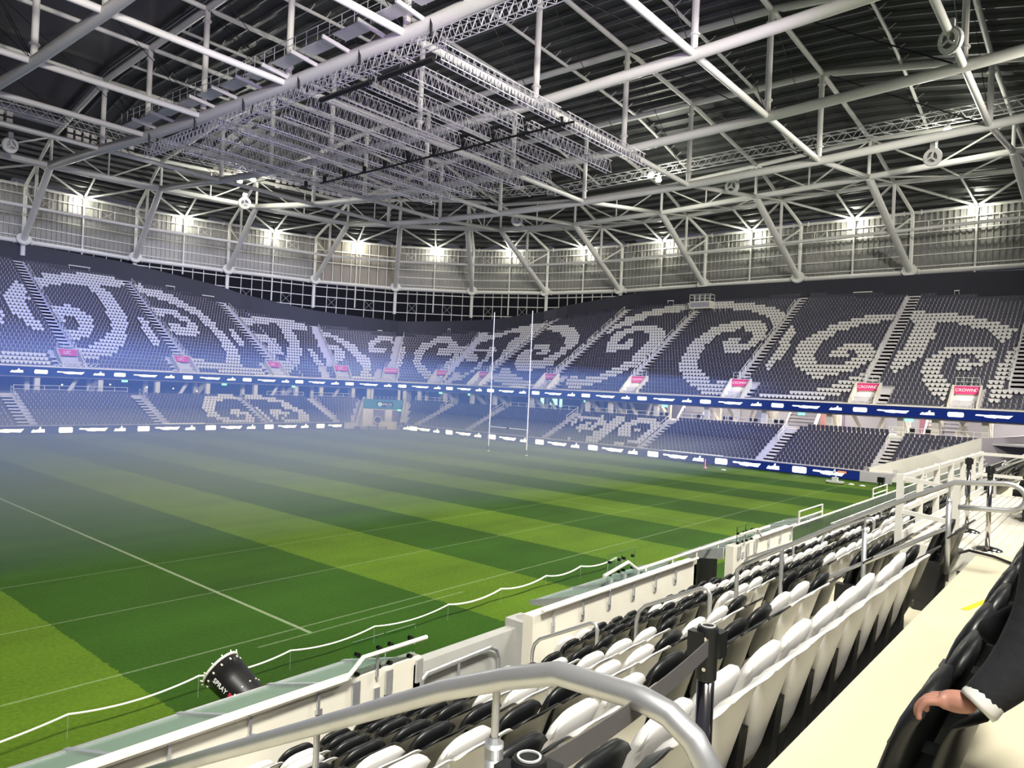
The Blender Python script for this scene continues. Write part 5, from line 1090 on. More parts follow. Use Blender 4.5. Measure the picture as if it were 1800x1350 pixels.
for i, (x, y) in enumerate(((73.4, 19.0), (73.3, 18.0), (73.2, 31.6))):
    m2 = MB(); m2.lathe((x, y, 0), (0, 0, 1), [(.28, 0), (.24, .05), (.06, .10), (.02, .11)], 10); tag(obj('turf_disc', m2, WHITEP), 'small white disc lying on the turf before the goal-end board, %s from the left' % ordn([2, 3, 1][i]), 'disc')
# ------------------------------------------------------------------ near stand
TRD, RIS = .765, .395
rowY = lambda k: (1.33+TRD*k if k >= 0 else .405+TRD*(k+1))          # riser line at the back of row k (row 0 is the first below the walkway)
rowZ = lambda k: 5.76-RIS*k
XA, XB = -3.0, 62.0
mb = MB()
for k in range(-3, 8):
    y0, y1 = rowY(k), rowY(k)+TRD; 
    if k == 7: y1 = 7.05
    z = rowZ(k); m2 = MB()
    mb.add([(XA, y0, z), (XB, y0, z), (XB, y1, z), (XA, y1, z), (XA, y1, z-RIS-.3), (XB, y1, z-RIS-.3)], [(0, 1, 2, 3), (3, 2, 5, 4)])
tag(struct('terrace_near', mb, CREAM), 'cream concrete steps of the near stand', 'terrace')
mb = MB(); mb.box((30, -2.2, 3.4), (66, 2.4, 6.4)); tag(struct('terrace_back', mb, CREAM), 'cream concrete behind the back row', 'terrace')
# parapet wall pieces with gaps at the aisle stairs
WT_ = 4.2
gaps = [(6.73, 9.15), (15.0, 17.0)]
pieces = [(-3, 6.73), (9.15, 15.0), (17.0, 21.2)]
for i, (a, b) in enumerate(pieces):
    m2 = MB(); m2.box(((a+b)/2, 7.1, 2.1), (b-a, .2, WT_)); tag(struct('wall_parapet_%d' % (i+1), m2, WALLC), 'pale concrete parapet at the foot of the near stand, %s piece from the left' % ordn(i+1), 'wall')
m2 = MB(); m2.box((41.6, 7.1, 1.5), (40.8, .2, 3.0)); tag(struct('wall_parapet_4', m2, WALLC), 'low concrete parapet below the glass balustrade', 'wall')
# grey stair walls seen in the gaps
for i, (a, b) in enumerate(gaps):
    m2 = MB(); m2.ext([(a, 8.4, 0), (b+2.2, 8.4, 0), (b+2.2, 8.4, 3.36), (a, 8.4, 3.36)], (0, .22, 0))
    m2.box((b+1.55, 8.42, 1.75), (.45, .5, 3.5)); tag(struct('wall_stair_%d' % (i+1), m2, GREYC), 'grey concrete wall of the stair down to the pitch, %s gap' % ordn(i+1), 'wall')
    m2 = MB(); m2.ext([(a-.12, 7.0, 0), (a-.12, 8.4, 0), (a-.12, 8.4, 3.3), (a-.12, 7.2, 4.1), (a-.12, 7.0, 4.1)], (.12, 0, 0)); struct('wall_stair_side_%d' % (i+1), m2, GREYC)
    T = thing('stair_guard', 'pale tubular guard rail fixed to the grey wall in the %s parapet gap' % ordn(i+1), 'railing', (a+1.3, 8.2, 3))
    yb = 8.3; x0, x1 = a+1.3, b+.75
    m2 = MB(); m2.sweep([(x0, yb, 2.45), (x0, yb, 3.12), (x0+.1, yb, 3.2), (x1-.25, yb, 3.24), (x1-.08, yb, 3.16), (x1, yb, 3.0), (x1, yb, 2.2)], .035, 8); obj('hoop', m2, GALV, T)
    m2 = MB(); m2.tube((x0, yb, 2.7), (x1, yb, 2.7), .025, 8); obj('mid_rail', m2, GALV, T)
    m2 = MB(); m2.tube(((x0+x1)/2-.1, yb, 2.3), ((x0+x1)/2-.1, yb, 3.2), .025, 8); obj('post', m2, GALV, T)
# glass canopies hung outside the parapet
can = [(-3.0, 6.55, 'green'), (10.9, 14.9, 'pale'), (16.9, 24.5, 'grey')]
for i, (a, b, nm) in enumerate(can):
    T = thing('glass_canopy', 'frosted glass canopy sloping out from the near parapet, %s length from the left' % ordn(i+1), 'canopy', ((a+b)/2, 7.7, 3.9), 'glass canopies')
    n = int(round((b-a)/1.19)); st = (b-a)/n
    for k in range(n):
        x0, x1 = a+k*st+.02, a+(k+1)*st-.02; m2 = MB()
        m2.ext([(x0, 7.22, 4.12), (x1, 7.22, 4.12), (x1, 8.36, 3.78), (x0, 8.36, 3.78)], (0, 0, -.02)); obj('pane', m2, CANOPY, T)
    for k in range(n+1):
        x = a+k*st; m2 = MB(); m2.ext([(x-.03, 7.2, 4.17), (x-.03, 8.42, 3.80), (x-.03, 8.42, 3.72), (x-.03, 7.2, 3.88)], (.06, 0, 0)); obj('bracket', m2, GALV, T)
    m2 = MB(); m2.beam((a, 8.38, 3.76), (b, 8.38, 3.76), .04, .07); obj('edge_trim', m2, GALV, T)
# rails along the parapet
def wall_rail(x0, x1, i, raised=None):
    T = thing('parapet_rail', 'pale tubular rail bracketed along the near parapet, %s piece from the left' % ordn(i), 'railing', ((x0+x1)/2, 7.0, 4.25), 'parapet rails')
    pts = [(x0, 6.93, WT_+.06)]
    if raised == 'end': pts = [(x0, 6.93, WT_+.06), (x1-1.3, 6.93, WT_+.06), (x1-1.05, 6.93, WT_+.26), (x1, 6.93, WT_+.26)]
    elif raised == 'start': pts = [(x0, 6.93, WT_+.28), (x0+1.1, 6.93, WT_+.28), (x0+1.4, 6.93, WT_+.06), (x1, 6.93, WT_+.06)]
    else: pts = [(x0, 6.93, WT_+.06), (x1, 6.93, WT_+.06)]
    m2 = MB(); m2.sweep(pts, .03, 10); obj('rail', m2, TRIMW, T)
    for x in np.arange(x0+.35, x1-.1, .86):
        zt = WT_+.04+(.2 if (raised == 'end' and x > x1-1.1) or (raised == 'start' and x < x0+1.2) else 0)
        m2 = MB(); m2.box((x, 6.96, zt-.16), (.03, .03, .26)); m2.box((x+.03, 6.985, WT_-.28), (.09, .02, .15)); obj('bracket', m2, GALV, T)
wall_rail(-3, 6.75, 1, 'end'); wall_rail(9.3, 14.9, 2); wall_rail(17.2, 21.2, 3, 'start')
T = thing('parapet_rail', 'white rail and low kerb beyond the second canopy, raised at its near end', 'railing', (12.5, 7.3, 4.2)); 
m2 = MB(); m2.sweep([(12.0, 7.5, 4.25), (12.9, 7.5, 4.38), (13.3, 7.5, 4.16), (20.6, 7.45, 4.2)], .035, 8); obj('rail', m2, TRIMW, T)
m2 = MB()
for x in np.arange(13.6, 20.5, 1.2): m2.tube((x, 7.48, 3.9), (x, 7.48, 4.2), .02, 6)
obj('stubs', m2, TRIMW, T)
# small clamped glass panes by the gaps
for i, (x0, yy) in enumerate(((5.62, 7.05), (12.2, 7.55), (17.3, 7.05))):
    T = thing('glass_screen', 'small clear glass screen clamped to the parapet beside the %s opening' % ordn(i+1), 'glass screen', (x0, yy, WT_))
    for k in range(2):
        a = x0+k*.53; m2 = MB(); m2.box((a+.25, yy, WT_+.12), (.5, .015, .62)); obj('pane', m2, GLASS, T)
        for dx in (.08, .42):
            for z in (WT_+.02, WT_+.26): m2 = MB(); m2.disc((a+dx, yy, z), (0, 1, 0), .03, .06, 10); obj('clamp', m2, BLACKM, T)
    for k in range(3): m2 = MB(); m2.box((x0+k*.52+.02, yy-.08, WT_-.18), (.11, .03, .3)); obj('foot_plate', m2, GALV, T)
# glass balustrade further along
T = thing('glass_balustrade', 'long grey glass balustrade with white rails beyond the parapet', 'balustrade', (40, 7.05, 3))
for k in range(26):
    a = 21.3+k*1.52; m2 = MB(); m2.box((a+.74, 7.05, 3.55), (1.46, .02, 1.1)); obj('pane', m2, GLASSF, T)
m2 = MB(); m2.tube((21.3, 7.05, 4.16), (61, 7.05, 4.16), .035, 8); obj('rail', m2, TRIMW, T)
for h in (3.3, 3.6, 3.9): m2 = MB(); m2.tube((24.5, 6.9, h), (61, 6.9, h), .02, 6); obj('wire_rail', m2, TRIMW, T)
for i, x in enumerate((22.0, 30.5, 38.5)):
    T = thing('small_hoop', 'small white double hoop rail standing on the balustrade line, %s from the left' % ordn(i+1), 'railing', (x, 7.1, 4.16))
    m2 = MB(); m2.sweep([(x, 7.1, 4.1), (x, 7.1, 4.52), (x+2.2, 7.1, 4.52), (x+2.2, 7.1, 4.1)], .03, 6); obj('hoop', m2, TRIMW, T)
    m2 = MB(); m2.tube((x, 7.1, 4.3), (x+2.2, 7.1, 4.3), .025, 6); obj('bar', m2, TRIMW, T)

# aisle handrails: hooped sections running down the aisles
def hoop(x, y0, y1, h0, h1, i, sec, loop_top=False, r=.027, grp='aisle hoop rails'):
    """y0 upper end, y1 lower end"""
    slope = lambda y: 5.76-(y-1.33)*RIS/TRD
    z0, z1 = slope(y0)+h0, slope(y1)+h1
    f0 = rowZ(math.floor((y0-1.33)/TRD)); f1 = rowZ(math.floor((y1-1.33)/TRD))
    T = thing('aisle_rail', sec, 'handrail', (x, (y0+y1)/2, f1), grp)
    d = Vector((0, y1-y0, z1-z0)).normalized()
    A = Vector((x, y0, z0)); B = Vector((x, y1, z1))
    m2 = MB(); pts = [(x, y1, f1)]
    pts += [tuple(B+Vector((0, 0, -.16))), tuple(B-d*.04+Vector((0, 0, -.05))), tuple(B-d*.14)]
    pts += [tuple(A+d*.14), tuple(A+d*.04+Vector((0, 0, -.03))), tuple(A+Vector((0, 0, -.12))), (x, y0, f0)]
    m2.sweep(pts, r, 10); obj('hoop', m2, GALV, T, smooth=True)
    m2 = MB(); m2.tube((x, y0, z0-.5), (x, y1, z1-.5), r*.8, 8); obj('mid_rail', m2, GALV, T)
    return T
ais = [8.45, 16.3, 24.1, 31.8, 39.6]
for i, x in enumerate(ais):
    for j, (a, b) in enumerate(((3.75, 4.75), (5.35, 6.45))):
        hoop(x, a, b, 1.0, 1.0, i, 'galvanised hoop rail, %s down the %s aisle beyond the near rail' % (['middle one', 'lowest one'][j], ordn(i+1)))
    if i: hoop(x, 1.7, 3.1, 1.0, 1.0, i, 'galvanised hoop rail, highest one on the %s aisle beyond the near rail' % ordn(i+1))
def top_rail(x, label, r=.026, sleeves=True, far=False):
    """rail with a rounded return at its top end, as at the head of an aisle"""
    T = thing('aisle_rail', label, 'handrail', (x, 1.2, 5.4))
    P = [(x, .80, 7.12), (x, 1.22, 7.08), (x, 1.6, 6.88), (x, 2.06, 6.63), (x, 2.9, 6.12), (x, 3.35, 5.84)] if far else [(x, .84, 7.135), (x, 1.06, 7.125), (x, 1.22, 7.065), (x, 1.46, 6.96), (x, 1.9, 6.735), (x, 2.6, 6.38), (x, 3.3, 6.02)]
    c = Vector(P[0]); lp = []
    for k in range(9):
        a = PI/2+PI*k/8; lp.append((x, c.y-.02+.17*math.cos(a)*1.1, c.z-.17+.17*math.sin(a)))
    ret = [(x, .95, c.z-.34), (x, 1.12, c.z-.36)]
    if far: 
        lp = [(x, c.y-.02+.125*math.cos(PI/2+PI*k/8)*1.2, c.z-.13+.13*math.sin(PI/2+PI*k/8)) for k in range(9)]; ret = [(x, .98, c.z-.27), (x, 1.18, c.z-.28)]
    m2 = MB(); m2.sweep(list(P[::-1])+lp+ret, r if far else .030, 14); obj('tube', m2, GALV, T, smooth=True)
    for (y, z, zb) in (((1.26, 7.06, 6.15), (2.03, 6.645, 5.365)) if far else ((1.26, 7.04, 6.15), (2.05, 6.66, 5.365))):
        m2 = MB(); m2.tube((x, y, zb), (x, y, z-.16), r*1.0, 14); obj('post', m2, GALV, T, smooth=True)
        m2 = MB(); m2.tube((x, y, z-.17), (x, y, z-.02), r*.42, 10); obj('spigot', m2, GALV, T)
        m2 = MB(); m2.lathe((x, y, z-.18), (0, 0, 1), [(r*1.0, -.02), (r*1.0, .01), (r*.5, .035)], 14); obj('post_cap', m2, GALV, T)
    if far:
        m2 = MB(); m2.tube((x, 1.26, 6.62), (x, 2.9, 5.55), r*.85, 10); obj('mid_rail', m2, GALV, T)
        m2 = MB(); m2.sweep([(x, 3.35, 5.84), (x, 3.42, 5.76), (x, 3.42, 5.0)], r, 10); m2.tube((x, 2.9, 4.97), (x, 2.9, 6.1), r*.9, 10); obj('lower_post', m2, GALV, T)
    return T
top_rail(1.5, 'thick galvanised handrail with rounded return, nearest of all rails')
top_rail(8.45, 'galvanised handrail with rounded return beside the white steel platform', far=True)

# ------------------------------------------------------------------ tip-up seats of the near stand
def shell(w0, w1, zb, zt, y_of, thick, curve, nu, nv, corner=.10, lip=.0):
    V = []; F = []; 
    def pt(u, v, side):
        w_ = w0+(w1-w0)*v; x = u*w_
        drop = corner*(abs(u)**3.2)*max(0, (v-.55)/.45)**1.5
        z = zb+(zt-zb)*v-drop
        y = y_of(v)+curve*u*u*(.35+.65*v)
        if lip and v > .86: y -= lip*((v-.86)/.14)**1.5
        e = min(1-abs(u), 1-v, v*1.3); th = thick*(.45+.55*min(1, e*7))
        return (x, y+side*th/2, z)
    for side in (-1, 1):
        for j in range(nv+1):
            for i in range(nu+1): V.append(pt(-1+2*i/nu, j/nv, side))
    n = (nu+1)*(nv+1)
    for j in range(nv):
        for i in range(nu):
            a = j*(nu+1)+i; F.append((a, a+1, a+nu+2, a+nu+1)); F.append((n+a, n+a+nu+1, n+a+nu+2, n+a+1))
    rim = [i for i in range(nu+1)]+[j*(nu+1)+nu for j in range(1, nv+1)]+[nv*(nu+1)+i for i in range(nu-1, -1, -1)]+[j*(nu+1) for j in range(nv-1, 0, -1)]
    for i in range(len(rim)):
        a, b = rim[i], rim[(i+1) % len(rim)]; F.append((a, n+a, n+b, b))
    return V, F
def seat_parts(nu, nv):
    back = MB().add(*shell(.165, .235, .22, .875, lambda v: .055-.20*v, .035, .055, nu, nv, .055, .065))
    pan = MB().add(*shell(.19, .212, .38, .855, lambda v: .135-.165*v, .07, .03, nu, nv, .085, 0))
    sup = MB()
    for sg in (-1,):
        x = sg*.25
        sup.ext([(x-.055, .02, .10), (x-.055, .2, .10), (x-.055, .18, .50), (x-.055, -.02, .50)], (.11, 0, 0))
        sup.box((x, .08, .05), (.12, .22, .1))
    bar = MB(); bar.box((0, .075, .30), (.50, .05, .07)); bar.box((.0, .075, .12), (.09, .05, .3))
    return back, pan, sup, bar
def mesh_of(name, mb, m, smooth=True):
    me = bpy.data.meshes.new(name); me.from_pydata(mb.v, [], mb.f); me.materials.append(m)
    me.polygons.foreach_set('use_smooth', [smooth]*len(mb.f)); me.update(); return me
bk, pn, sp, br = seat_parts(10, 9)
PROTO = {}
for key, m in (('white', WHITEP), ('black', BLACKP)):
    PROTO[key] = dict(backrest=mesh_of('backrest', bk, m), seat_pan=mesh_of('seat_pan', pn, m), side_support=mesh_of('side_support', sp, BLACKP, False), foot_bar=mesh_of('foot_bar', br, BLACKP, False))
WROWS = {   # pale seats of the block by the camera: row -> x ranges of seat centres
    0: [(2.6, 7.0)], 1: [(2.9, 3.8), (5.85, 7.1)], 2: [(2.4, 3.4), (4.3, 5.3), (5.85, 7.1)], 3: [(2.4, 3.3), (4.35, 5.4), (5.4, 6.7)], 4: [(4.85, 6.2), (2.4, 3.1)],
    5: [(3.0, 3.9)], 6: [(3.4, 4.2), (6.9, 7.3)], 7: [(3.6, 4.6), (10.6, 14.6)]}
def near_colour(k, x):
    if k < 0: return 'black'
    if x < 8: return 'white' if any(a <= x <= b for a, b in WROWS.get(k, [])) else 'black'
    if k == 0: return 'black'
    if k <= 1: return 'white' if 10.2 < x < 17 else 'black'
    if k == 2: return 'white' if (9.7 < x < 15) else 'black'
    c = math.sin(x*.62+k*1.15)+.55*math.sin(x*.27-k*.8+1.0)
    return 'white' if c > .45 else 'black'
AISX = [(7.42, 8.5), (15.3, 16.4), (23.1, 24.2), (30.8, 31.9), (38.6, 39.7), (46.4, 47.5), (54, 55.1)]
spots = []
for k in range(-1, 8):
    i0 = 0; n_in_row = 0; block = 0
    for i in range(int((60-1.9)/.5)):
        x = 2.15+.5*i
        if any(a <= x <= b for a, b in AISX) or x > 60: n_in_row = 0; continue
        if k == -1 and (x > 6.2 or x < 2.4): continue
        if 9.6 < x < 17.2 and k == 0: continue           # the platform stands here
        if k in (1,) and 9.9 < x < 17.2 and False: continue
        if k == 7 and 6.6 < x < 9.2: continue
        n_in_row += 1; blk = sum(1 for a, b in AISX if x > b)
        spots.append((math.hypot(x, rowY(k)+.1, CAM_H-rowZ(k)-.5), k, x, blk, n_in_row))
spots.sort()
ROWN = {-1: 'row behind the pale step', 0: 'first row below the pale step', 1: 'second row', 2: 'third row', 3: 'fourth row', 4: 'fifth row', 5: 'sixth row', 6: 'seventh row', 7: 'lowest row'}
def copies(spots_):
    for d, k, x, blk, n in spots_:
        c = near_colour(k, x); P = PROTO[c]
        blkname = ['near block', 'second block', 'third block', 'fourth block', 'fifth block', 'sixth block', 'seventh block', 'eighth block'][blk]
        T = thing('stadium_seat', '%s tip-up seat, %s along the %s of the %s' % (c, ordn(n), ROWN[k], blkname), 'seat', (x, rowY(k), rowZ(k)), '%s tip-up seats of the near stand' % c)
        T.rotation_euler = (0, 0, random.uniform(-.015, .015))
        for nm in ('backrest', 'seat_pan', 'side_support', 'foot_bar'):
            o = bpy.data.objects.new(nm, P[nm]); COL.objects.link(o); o.parent = T
            if nm == 'seat_pan': o.rotation_euler = (random.uniform(-.02, .02), 0, 0)
copies(spots[:300])
_ck, _cx = -2, 2.65
T = thing('stadium_seat', 'black tip-up seat folded down under the sitting person', 'seat', (2.65, -.40, 6.55))
for nm in ('backrest', 'seat_pan', 'side_support', 'foot_bar'):
    o = bpy.data.objects.new(nm, PROTO['black'][nm]); COL.objects.link(o); o.parent = T
    if nm == 'seat_pan':
        R_ = Matrix.Rotation(math.radians(-82), 4, 'X'); h = Vector((0, .13, .40)); o.matrix_basis = Matrix.Translation(h)@R_@Matrix.Translation(-h)
rest = spots[300:]
bk, pn, sp, br = seat_parts(6, 5); V = []; F = []; MI = []; o_ = 0
for d, k, x, blk, n in rest:
    ci = 0 if near_colour(k, x) == 'white' else 1
    for part, mi in ((bk, ci), (pn, ci), (sp, 1)):
        V += [(a+x, b+rowY(k), c+rowZ(k)) for a, b, c in part.v]; F += [tuple(q+o_ for q in f) for f in part.f]; MI += [mi]*len(part.f); o_ += len(part.v)
me = bpy.data.meshes.new('stadium_seats'); me.from_pydata(V, [], F); me.materials.append(WHITEP); me.materials.append(BLACKP); me.polygons.foreach_set('material_index', MI); me.update()
o = bpy.data.objects.new('stadium_seats', me); COL.objects.link(o); tag(o, 'farther rows of black and white tip-up seats of the near stand', 'seats', kind='stuff')

# ------------------------------------------------------------------ white steel platform over the rows
T = thing('steel_platform', 'white steel platform with slatted deck and square posts over the near rows', 'platform', (13, 1.3, 5.5))
px0, px1, py0, py1, pz = 10.0, 17.0, .55, 2.02, 6.16
for i, y in enumerate(np.arange(py0+.05, py1, .0985)):
    m2 = MB(); m2.box(((px0+px1)/2, float(y), pz-.02), (px1-px0, .085, .04)); obj('slat', m2, CONCL, T)
for nm, a, b in (('fascia', (px0, py0, pz-.13), (px0, py1, pz-.13)), ('fascia', (px0, py1, pz-.13), (px1, py1, pz-.13))):
    m2 = MB(); m2.beam(a, b, .05, .24); obj(nm, m2, STEEL, T)
for x, y in [(px0, py1), (px0, 1.42), (11.2, py1), (12.4, py1), (13.6, py1), (14.8, py1), (16.0, py1), (17.0, py1), (17.0, 1.2)]:
    m2 = MB(); m2.box((x, y, 6.1 if y > 1.5 else 6.3), (.075, .075, 1.75 if y > 1.5 else 1.4)); obj('post', m2, STEEL, T)
for z in (6.93, 6.52):
    m2 = MB(); m2.beam((px0, py1, z), (px1, py1, z), .06, .06); obj('rail', m2, STEEL, T)
    m2 = MB(); m2.beam((px0, 1.42, z-.06), (px0, py1, z), .05, .05); obj('end_rail', m2, STEEL, T)
    m2 = MB(); m2.beam((px1, 1.2, z), (px1, py1, z), .06, .06); obj('end_rail', m2, STEEL, T)
m2 = MB(); m2.beam((px0, py1-.05, pz+.06), (px1, py1-.05, pz+.06), .03, .12); obj('toe_board', m2, STEEL, T)
# floor strip, cable and tape beside the platform
m2 = MB(); m2.box((9.4, 1.38, 6.165), (1.2, .10, .02)); tag(obj('drain_channel', m2, BLACKM), 'dark channel strip let into the floor before the platform', 'channel')
m2 = MB(); m2.box((9.4, 1.45, 6.17), (1.2, .025, .03)); tag(obj('edge_strip', m2, TRIMW), 'cream edge strip beside the dark floor channel', 'trim')
m2 = MB(); m2.sweep([(9.2, 1.6, 5.85), (9.6, 1.45, 6.12), (9.85, 1.25, 6.19), (9.75, 1.0, 6.18), (9.5, .8, 6.175), (9.6, .4, 6.175)], .016, 8); tag(obj('cable', m2, RUBBER), 'black cable looping over the floor at the platform foot', 'cable')
m2 = MB(); m2.sweep([(4.9, 2.6, 5.42), (5.6, 2.75, 5.40), (6.6, 2.7, 5.38), (7.6, 2.6, 5.39), (8.6, 2.4, 5.4)], .014, 6); tag(obj('cable', m2, RUBBER), 'thin black cable lying along the second row floor', 'cable')
m2 = MB(); m2.box((7.35, .86, 6.158), (.55, .05, .004), (Vector((.98, -.2, 0)), Vector((.2, .98, 0)), Vector((0, 0, 1)))); tag(obj('yellow_tape', m2, YELLOW), 'strip of yellow tape on the pale step beside the person', 'tape')

# ------------------------------------------------------------------ belt barrier posts
def stanchion(x, y, zf, h, label, group=None):
    T = thing('barrier_post', label, 'barrier post', (x, y, zf), group)
    m2 = MB(); m2.lathe((x, y, zf), (0, 0, 1), [(.02, .05), (.10, .035), (.155, .012), (.16, 0)], 24); obj('base', m2, CHROME, T, smooth=True)
    m2 = MB(); m2.tube((x, y, zf+.02), (x, y, zf+h-.12), .026, 20); obj('pole', m2, CHROME, T, smooth=True)
    m2 = MB(); m2.lathe((x, y, zf+h), (0, 0, 1), [(.027, -.16), (.031, -.155), (.032, -.01), (.029, 0), (.0, 0)], 24); obj('head', m2, BLACKP, T)
    m2 = MB(); m2.lathe((x, y, zf+h+.001), (0, 0, 1), [(.022, 0), (.022, .003), (.018, .003), (.018, 0)], 24); obj('ring', m2, STEEL2, T)
    m2 = MB(); m2.box((x+.02, y-.026, zf+h-.05), (.05, .035, .075)); m2.box((x-.025, y+.02, zf+h-.05), (.035, .05, .075)); obj('cassette', m2, BLACKP, T)
    for q in (-.03, -.12): m2 = MB(); m2.disc((x-.03, y-.006, zf+h+q), (1, .2, 0), .006, .008, 10); obj('screw', m2, CHROME, T)
    return T
stanchion(2.07, .92, 6.15, 1.0, 'polished belt barrier post with black head standing among the white seats')
stanchion(1.02, .775, 6.155, 1.035, 'belt barrier post whose black round head shows at the bottom edge')
stanchion(10.25, 1.12, 6.16, 1.0, 'polished barrier post at the near corner of the slatted platform')
stanchion(11.5, 1.50, 6.16, 1.0, 'polished barrier post on the slatted platform behind the round rail end')
stanchion(14.2, 1.0, 6.16, 1.0, 'barrier post farthest along the slatted platform')
stanchion(12.6, .70, 6.16, 1.0, 'barrier post standing nearest the person on the slatted platform')
def belt(a, b, label, sag=.02, hh=.05):
    a, b = Vector(a), Vector(b); m2 = MB(); n = 12; th = (b-a).cross(Vector((0, 0, 1))).normalized()*.0015
    for k in range(n+1):
        p = a+(b-a)*(k/n)-Vector((0, 0, sag*4*(k/n)*(1-k/n)))
        for q, s in ((-hh/2, -1), (hh/2, -1), (hh/2, 1), (-hh/2, 1)): m2.v.append(tuple(p+th*s+Vector((0, 0, q))))
    for k in range(n):
        for j in range(4): m2.f.append((k*4+j, k*4+(j+1) % 4, k*4+4+(j+1) % 4, k*4+4+j)); m2.m.append(0)
    m2.f += [(3, 2, 1, 0), (n*4, n*4+1, n*4+2, n*4+3)]; m2.m += [0, 0]
    tag(obj('barrier_belt', m2, BELT), label, 'belt')
belt((2.03, .90, 7.10), (1.06, .79, 7.14), 'grey belt stretched between the two near barrier posts')
belt((14.2, 1.0, 7.10), (12.6, .70, 7.10), 'grey belt stretched between the two far platform posts')

# dark equipment case and chair seen past the round rail end
T = thing('equipment_case', 'black equipment case standing on the platform behind the person', 'case', (13.6, .78, 6.18))
m2 = MB(); m2.box((13.6, .78, 6.5), (.7, .5, .62)); obj('body', m2, BLACKP, T); m2 = MB(); m2.box((13.22, .78, 6.55), (.03, .12, .06)); obj('latch', m2, STEEL2, T)
m2 = MB(); m2.box((13.6, .78, 6.83), (.72, .52, .05)); obj('lid', m2, RUBBER, T)

# ------------------------------------------------------------------ mist cannon by the corner parapet
small_cannon((40.0, 8.3, 1.9), (-.5, .75, .12), 'black spray cannon on a stand before the corner parapet, right side', 1.0)
T = thing('cannon_stand', 'plain dark stand carrying the right side spray cannon', 'stand', (40, 8.3, 0)); m2 = MB(); m2.box((40, 8.3, .95), (1.6, 1.6, .1)); obj('top', m2, BLACKM, T)
for a in (-.7, .7):
    for b in (-.7, .7): m2 = MB(); m2.tube((40+a, 8.3+b, 0), (40+a, 8.3+b, 1.9), .05, 6); obj('leg', m2, BLACKM, T)
bpy.data.objects.remove(bpy.data.objects['top']); m2 = MB(); m2.box((40, 8.3, 1.9), (1.9, 1.9, .1)); obj('tabletop', m2, BLACKM, T)

# ------------------------------------------------------------------ person leaning on the seat back
def skin_mesh(name, verts, edges, radii, material, parent, sub=2):
    me = bpy.data.meshes.new(name); me.from_pydata([tuple(v) for v in verts], edges, []); me.update()
    o = bpy.data.objects.new(name, me); COL.objects.link(o); me.materials.append(material)
    sk = o.modifiers.new('skin', 'SKIN'); sk.use_smooth_shade = True
    if not me.skin_vertices: me.attributes.new('skin', 'FLOAT2', 'POINT') if False else None
    for i, r in enumerate(radii): me.skin_vertices[0].data[i].radius = (r, r) if not isinstance(r, tuple) else r
    me.skin_vertices[0].data[0].use_root = True
    sb = o.modifiers.new('sub', 'SUBSURF'); sb.levels = sub; sb.render_levels = sub
    if parent: o.parent = parent; off = Vector(parent['wloc']); o.location = -off
    return o
PB = Vector((2.65, -.15, 6.55))
T = thing('person', 'person in black jacket leaning forward with one hand on a black seat back', 'person', tuple(PB))
def W(x, y, z): return (PB.x+x, PB.y+y, PB.z+z)
# sitting in the row behind; the left arm (-x side) reaches down to the seat in front
vs = [W(0, -.02, .50), W(0, .06, .66), W(0, .13, .82), W(0, .17, .97), W(0, .19, 1.06), W(0, .205, 1.13),
      W(-.10, .21, 1.0), W(-.185, .235, .985), W(-.275, .265, .75), W(-.33, .33, .605), W(-.365, .395, .525), W(-.375, .41, .505),
      W(.10, .17, 1.0), W(.19, .17, .97), W(.25, .2, .75), W(.22, .36, .62), W(.12, .46, .56),
      W(-.10, .0, .47), W(-.13, .24, .47), W(-.13, .22, .10), W(-.13, .24, .05),
      W(.10, .0, .47), W(.13, .24, .47), W(.13, .22, .10), W(.13, .24, .05)]
es = [(0, 1), (1, 2), (2, 3), (3, 4), (4, 5), (3, 6), (6, 7), (7, 8), (8, 9), (9, 10), (10, 11), (3, 12), (12, 13), (13, 14), (14, 15), (15, 16), (0, 17), (17, 18), (18, 19), (19, 20), (0, 21), (21, 22), (22, 23), (23, 24)]
rd_ = [.17, .175, .185, .15, .07, .06, .12, .105, .085, .068, .052, .046, .11, .09, .066, .055, .045, .11, .085, .055, .05, .11, .085, .055, .05]
body = skin_mesh('body', vs, es, rd_, CLOTH, T)
# head with face, ears and hair
hb = Vector(W(0, .22, 1.26)); m2 = MB(); nu, nv = 20, 14
for j in range(nv+1):
    ph = PI*j/nv
    for i in range(nu):
        th = 2*PI*i/nu; x = .076*math.sin(ph)*math.cos(th); y = .098*math.sin(ph)*math.sin(th); z = .118*math.cos(ph)
        f = max(0, math.sin(th))*math.sin(ph)
        if f > .75 and abs(x) < .03: y += .014*math.exp(-((z+.005)/.025)**2)
        if z < -.04: x *= .86; y *= .95
        m2.v.append((hb.x+x, hb.y+y, hb.z+z))
for j in range(nv):
    for i in range(nu): m2.f.append((j*nu+i, j*nu+(i+1) % nu, (j+1)*nu+(i+1) % nu, (j+1)*nu+i)); m2.m.append(0)
head = obj('head', m2, SKIN, T, smooth=True)
m2 = MB(); nz = hb+Vector((0, .10, -.01)); m2.ext([nz+Vector((-.013, 0, -.02)), nz+Vector((.013, 0, -.02)), nz+Vector((0, -.002, .035))], (0, .016, -.004)); obj('nose', m2, SKIN, head)
for sg in (-1, 1):
    m2 = MB(); m2.lathe(hb+Vector((sg*.03, .088, .012)), (0, 1, 0), [(.0, .006), (.011, .003), (.012, -.004)], 10); obj('eye', m2, WHITEP, head)
    m2 = MB(); m2.lathe(hb+Vector((sg*.078, .0, -.005)), (sg, -.3, 0), [(.0, .012), (.02, .01), (.028, 0), (.02, -.01)], 10); obj('ear', m2, SKIN, head)
m2 = MB(); m2.box(hb+Vector((0, .092, -.058)), (.045, .012, .008)); obj('mouth', m2, mat('lips', (.35, .12, .1)), head)
m2 = MB(); b0 = 0
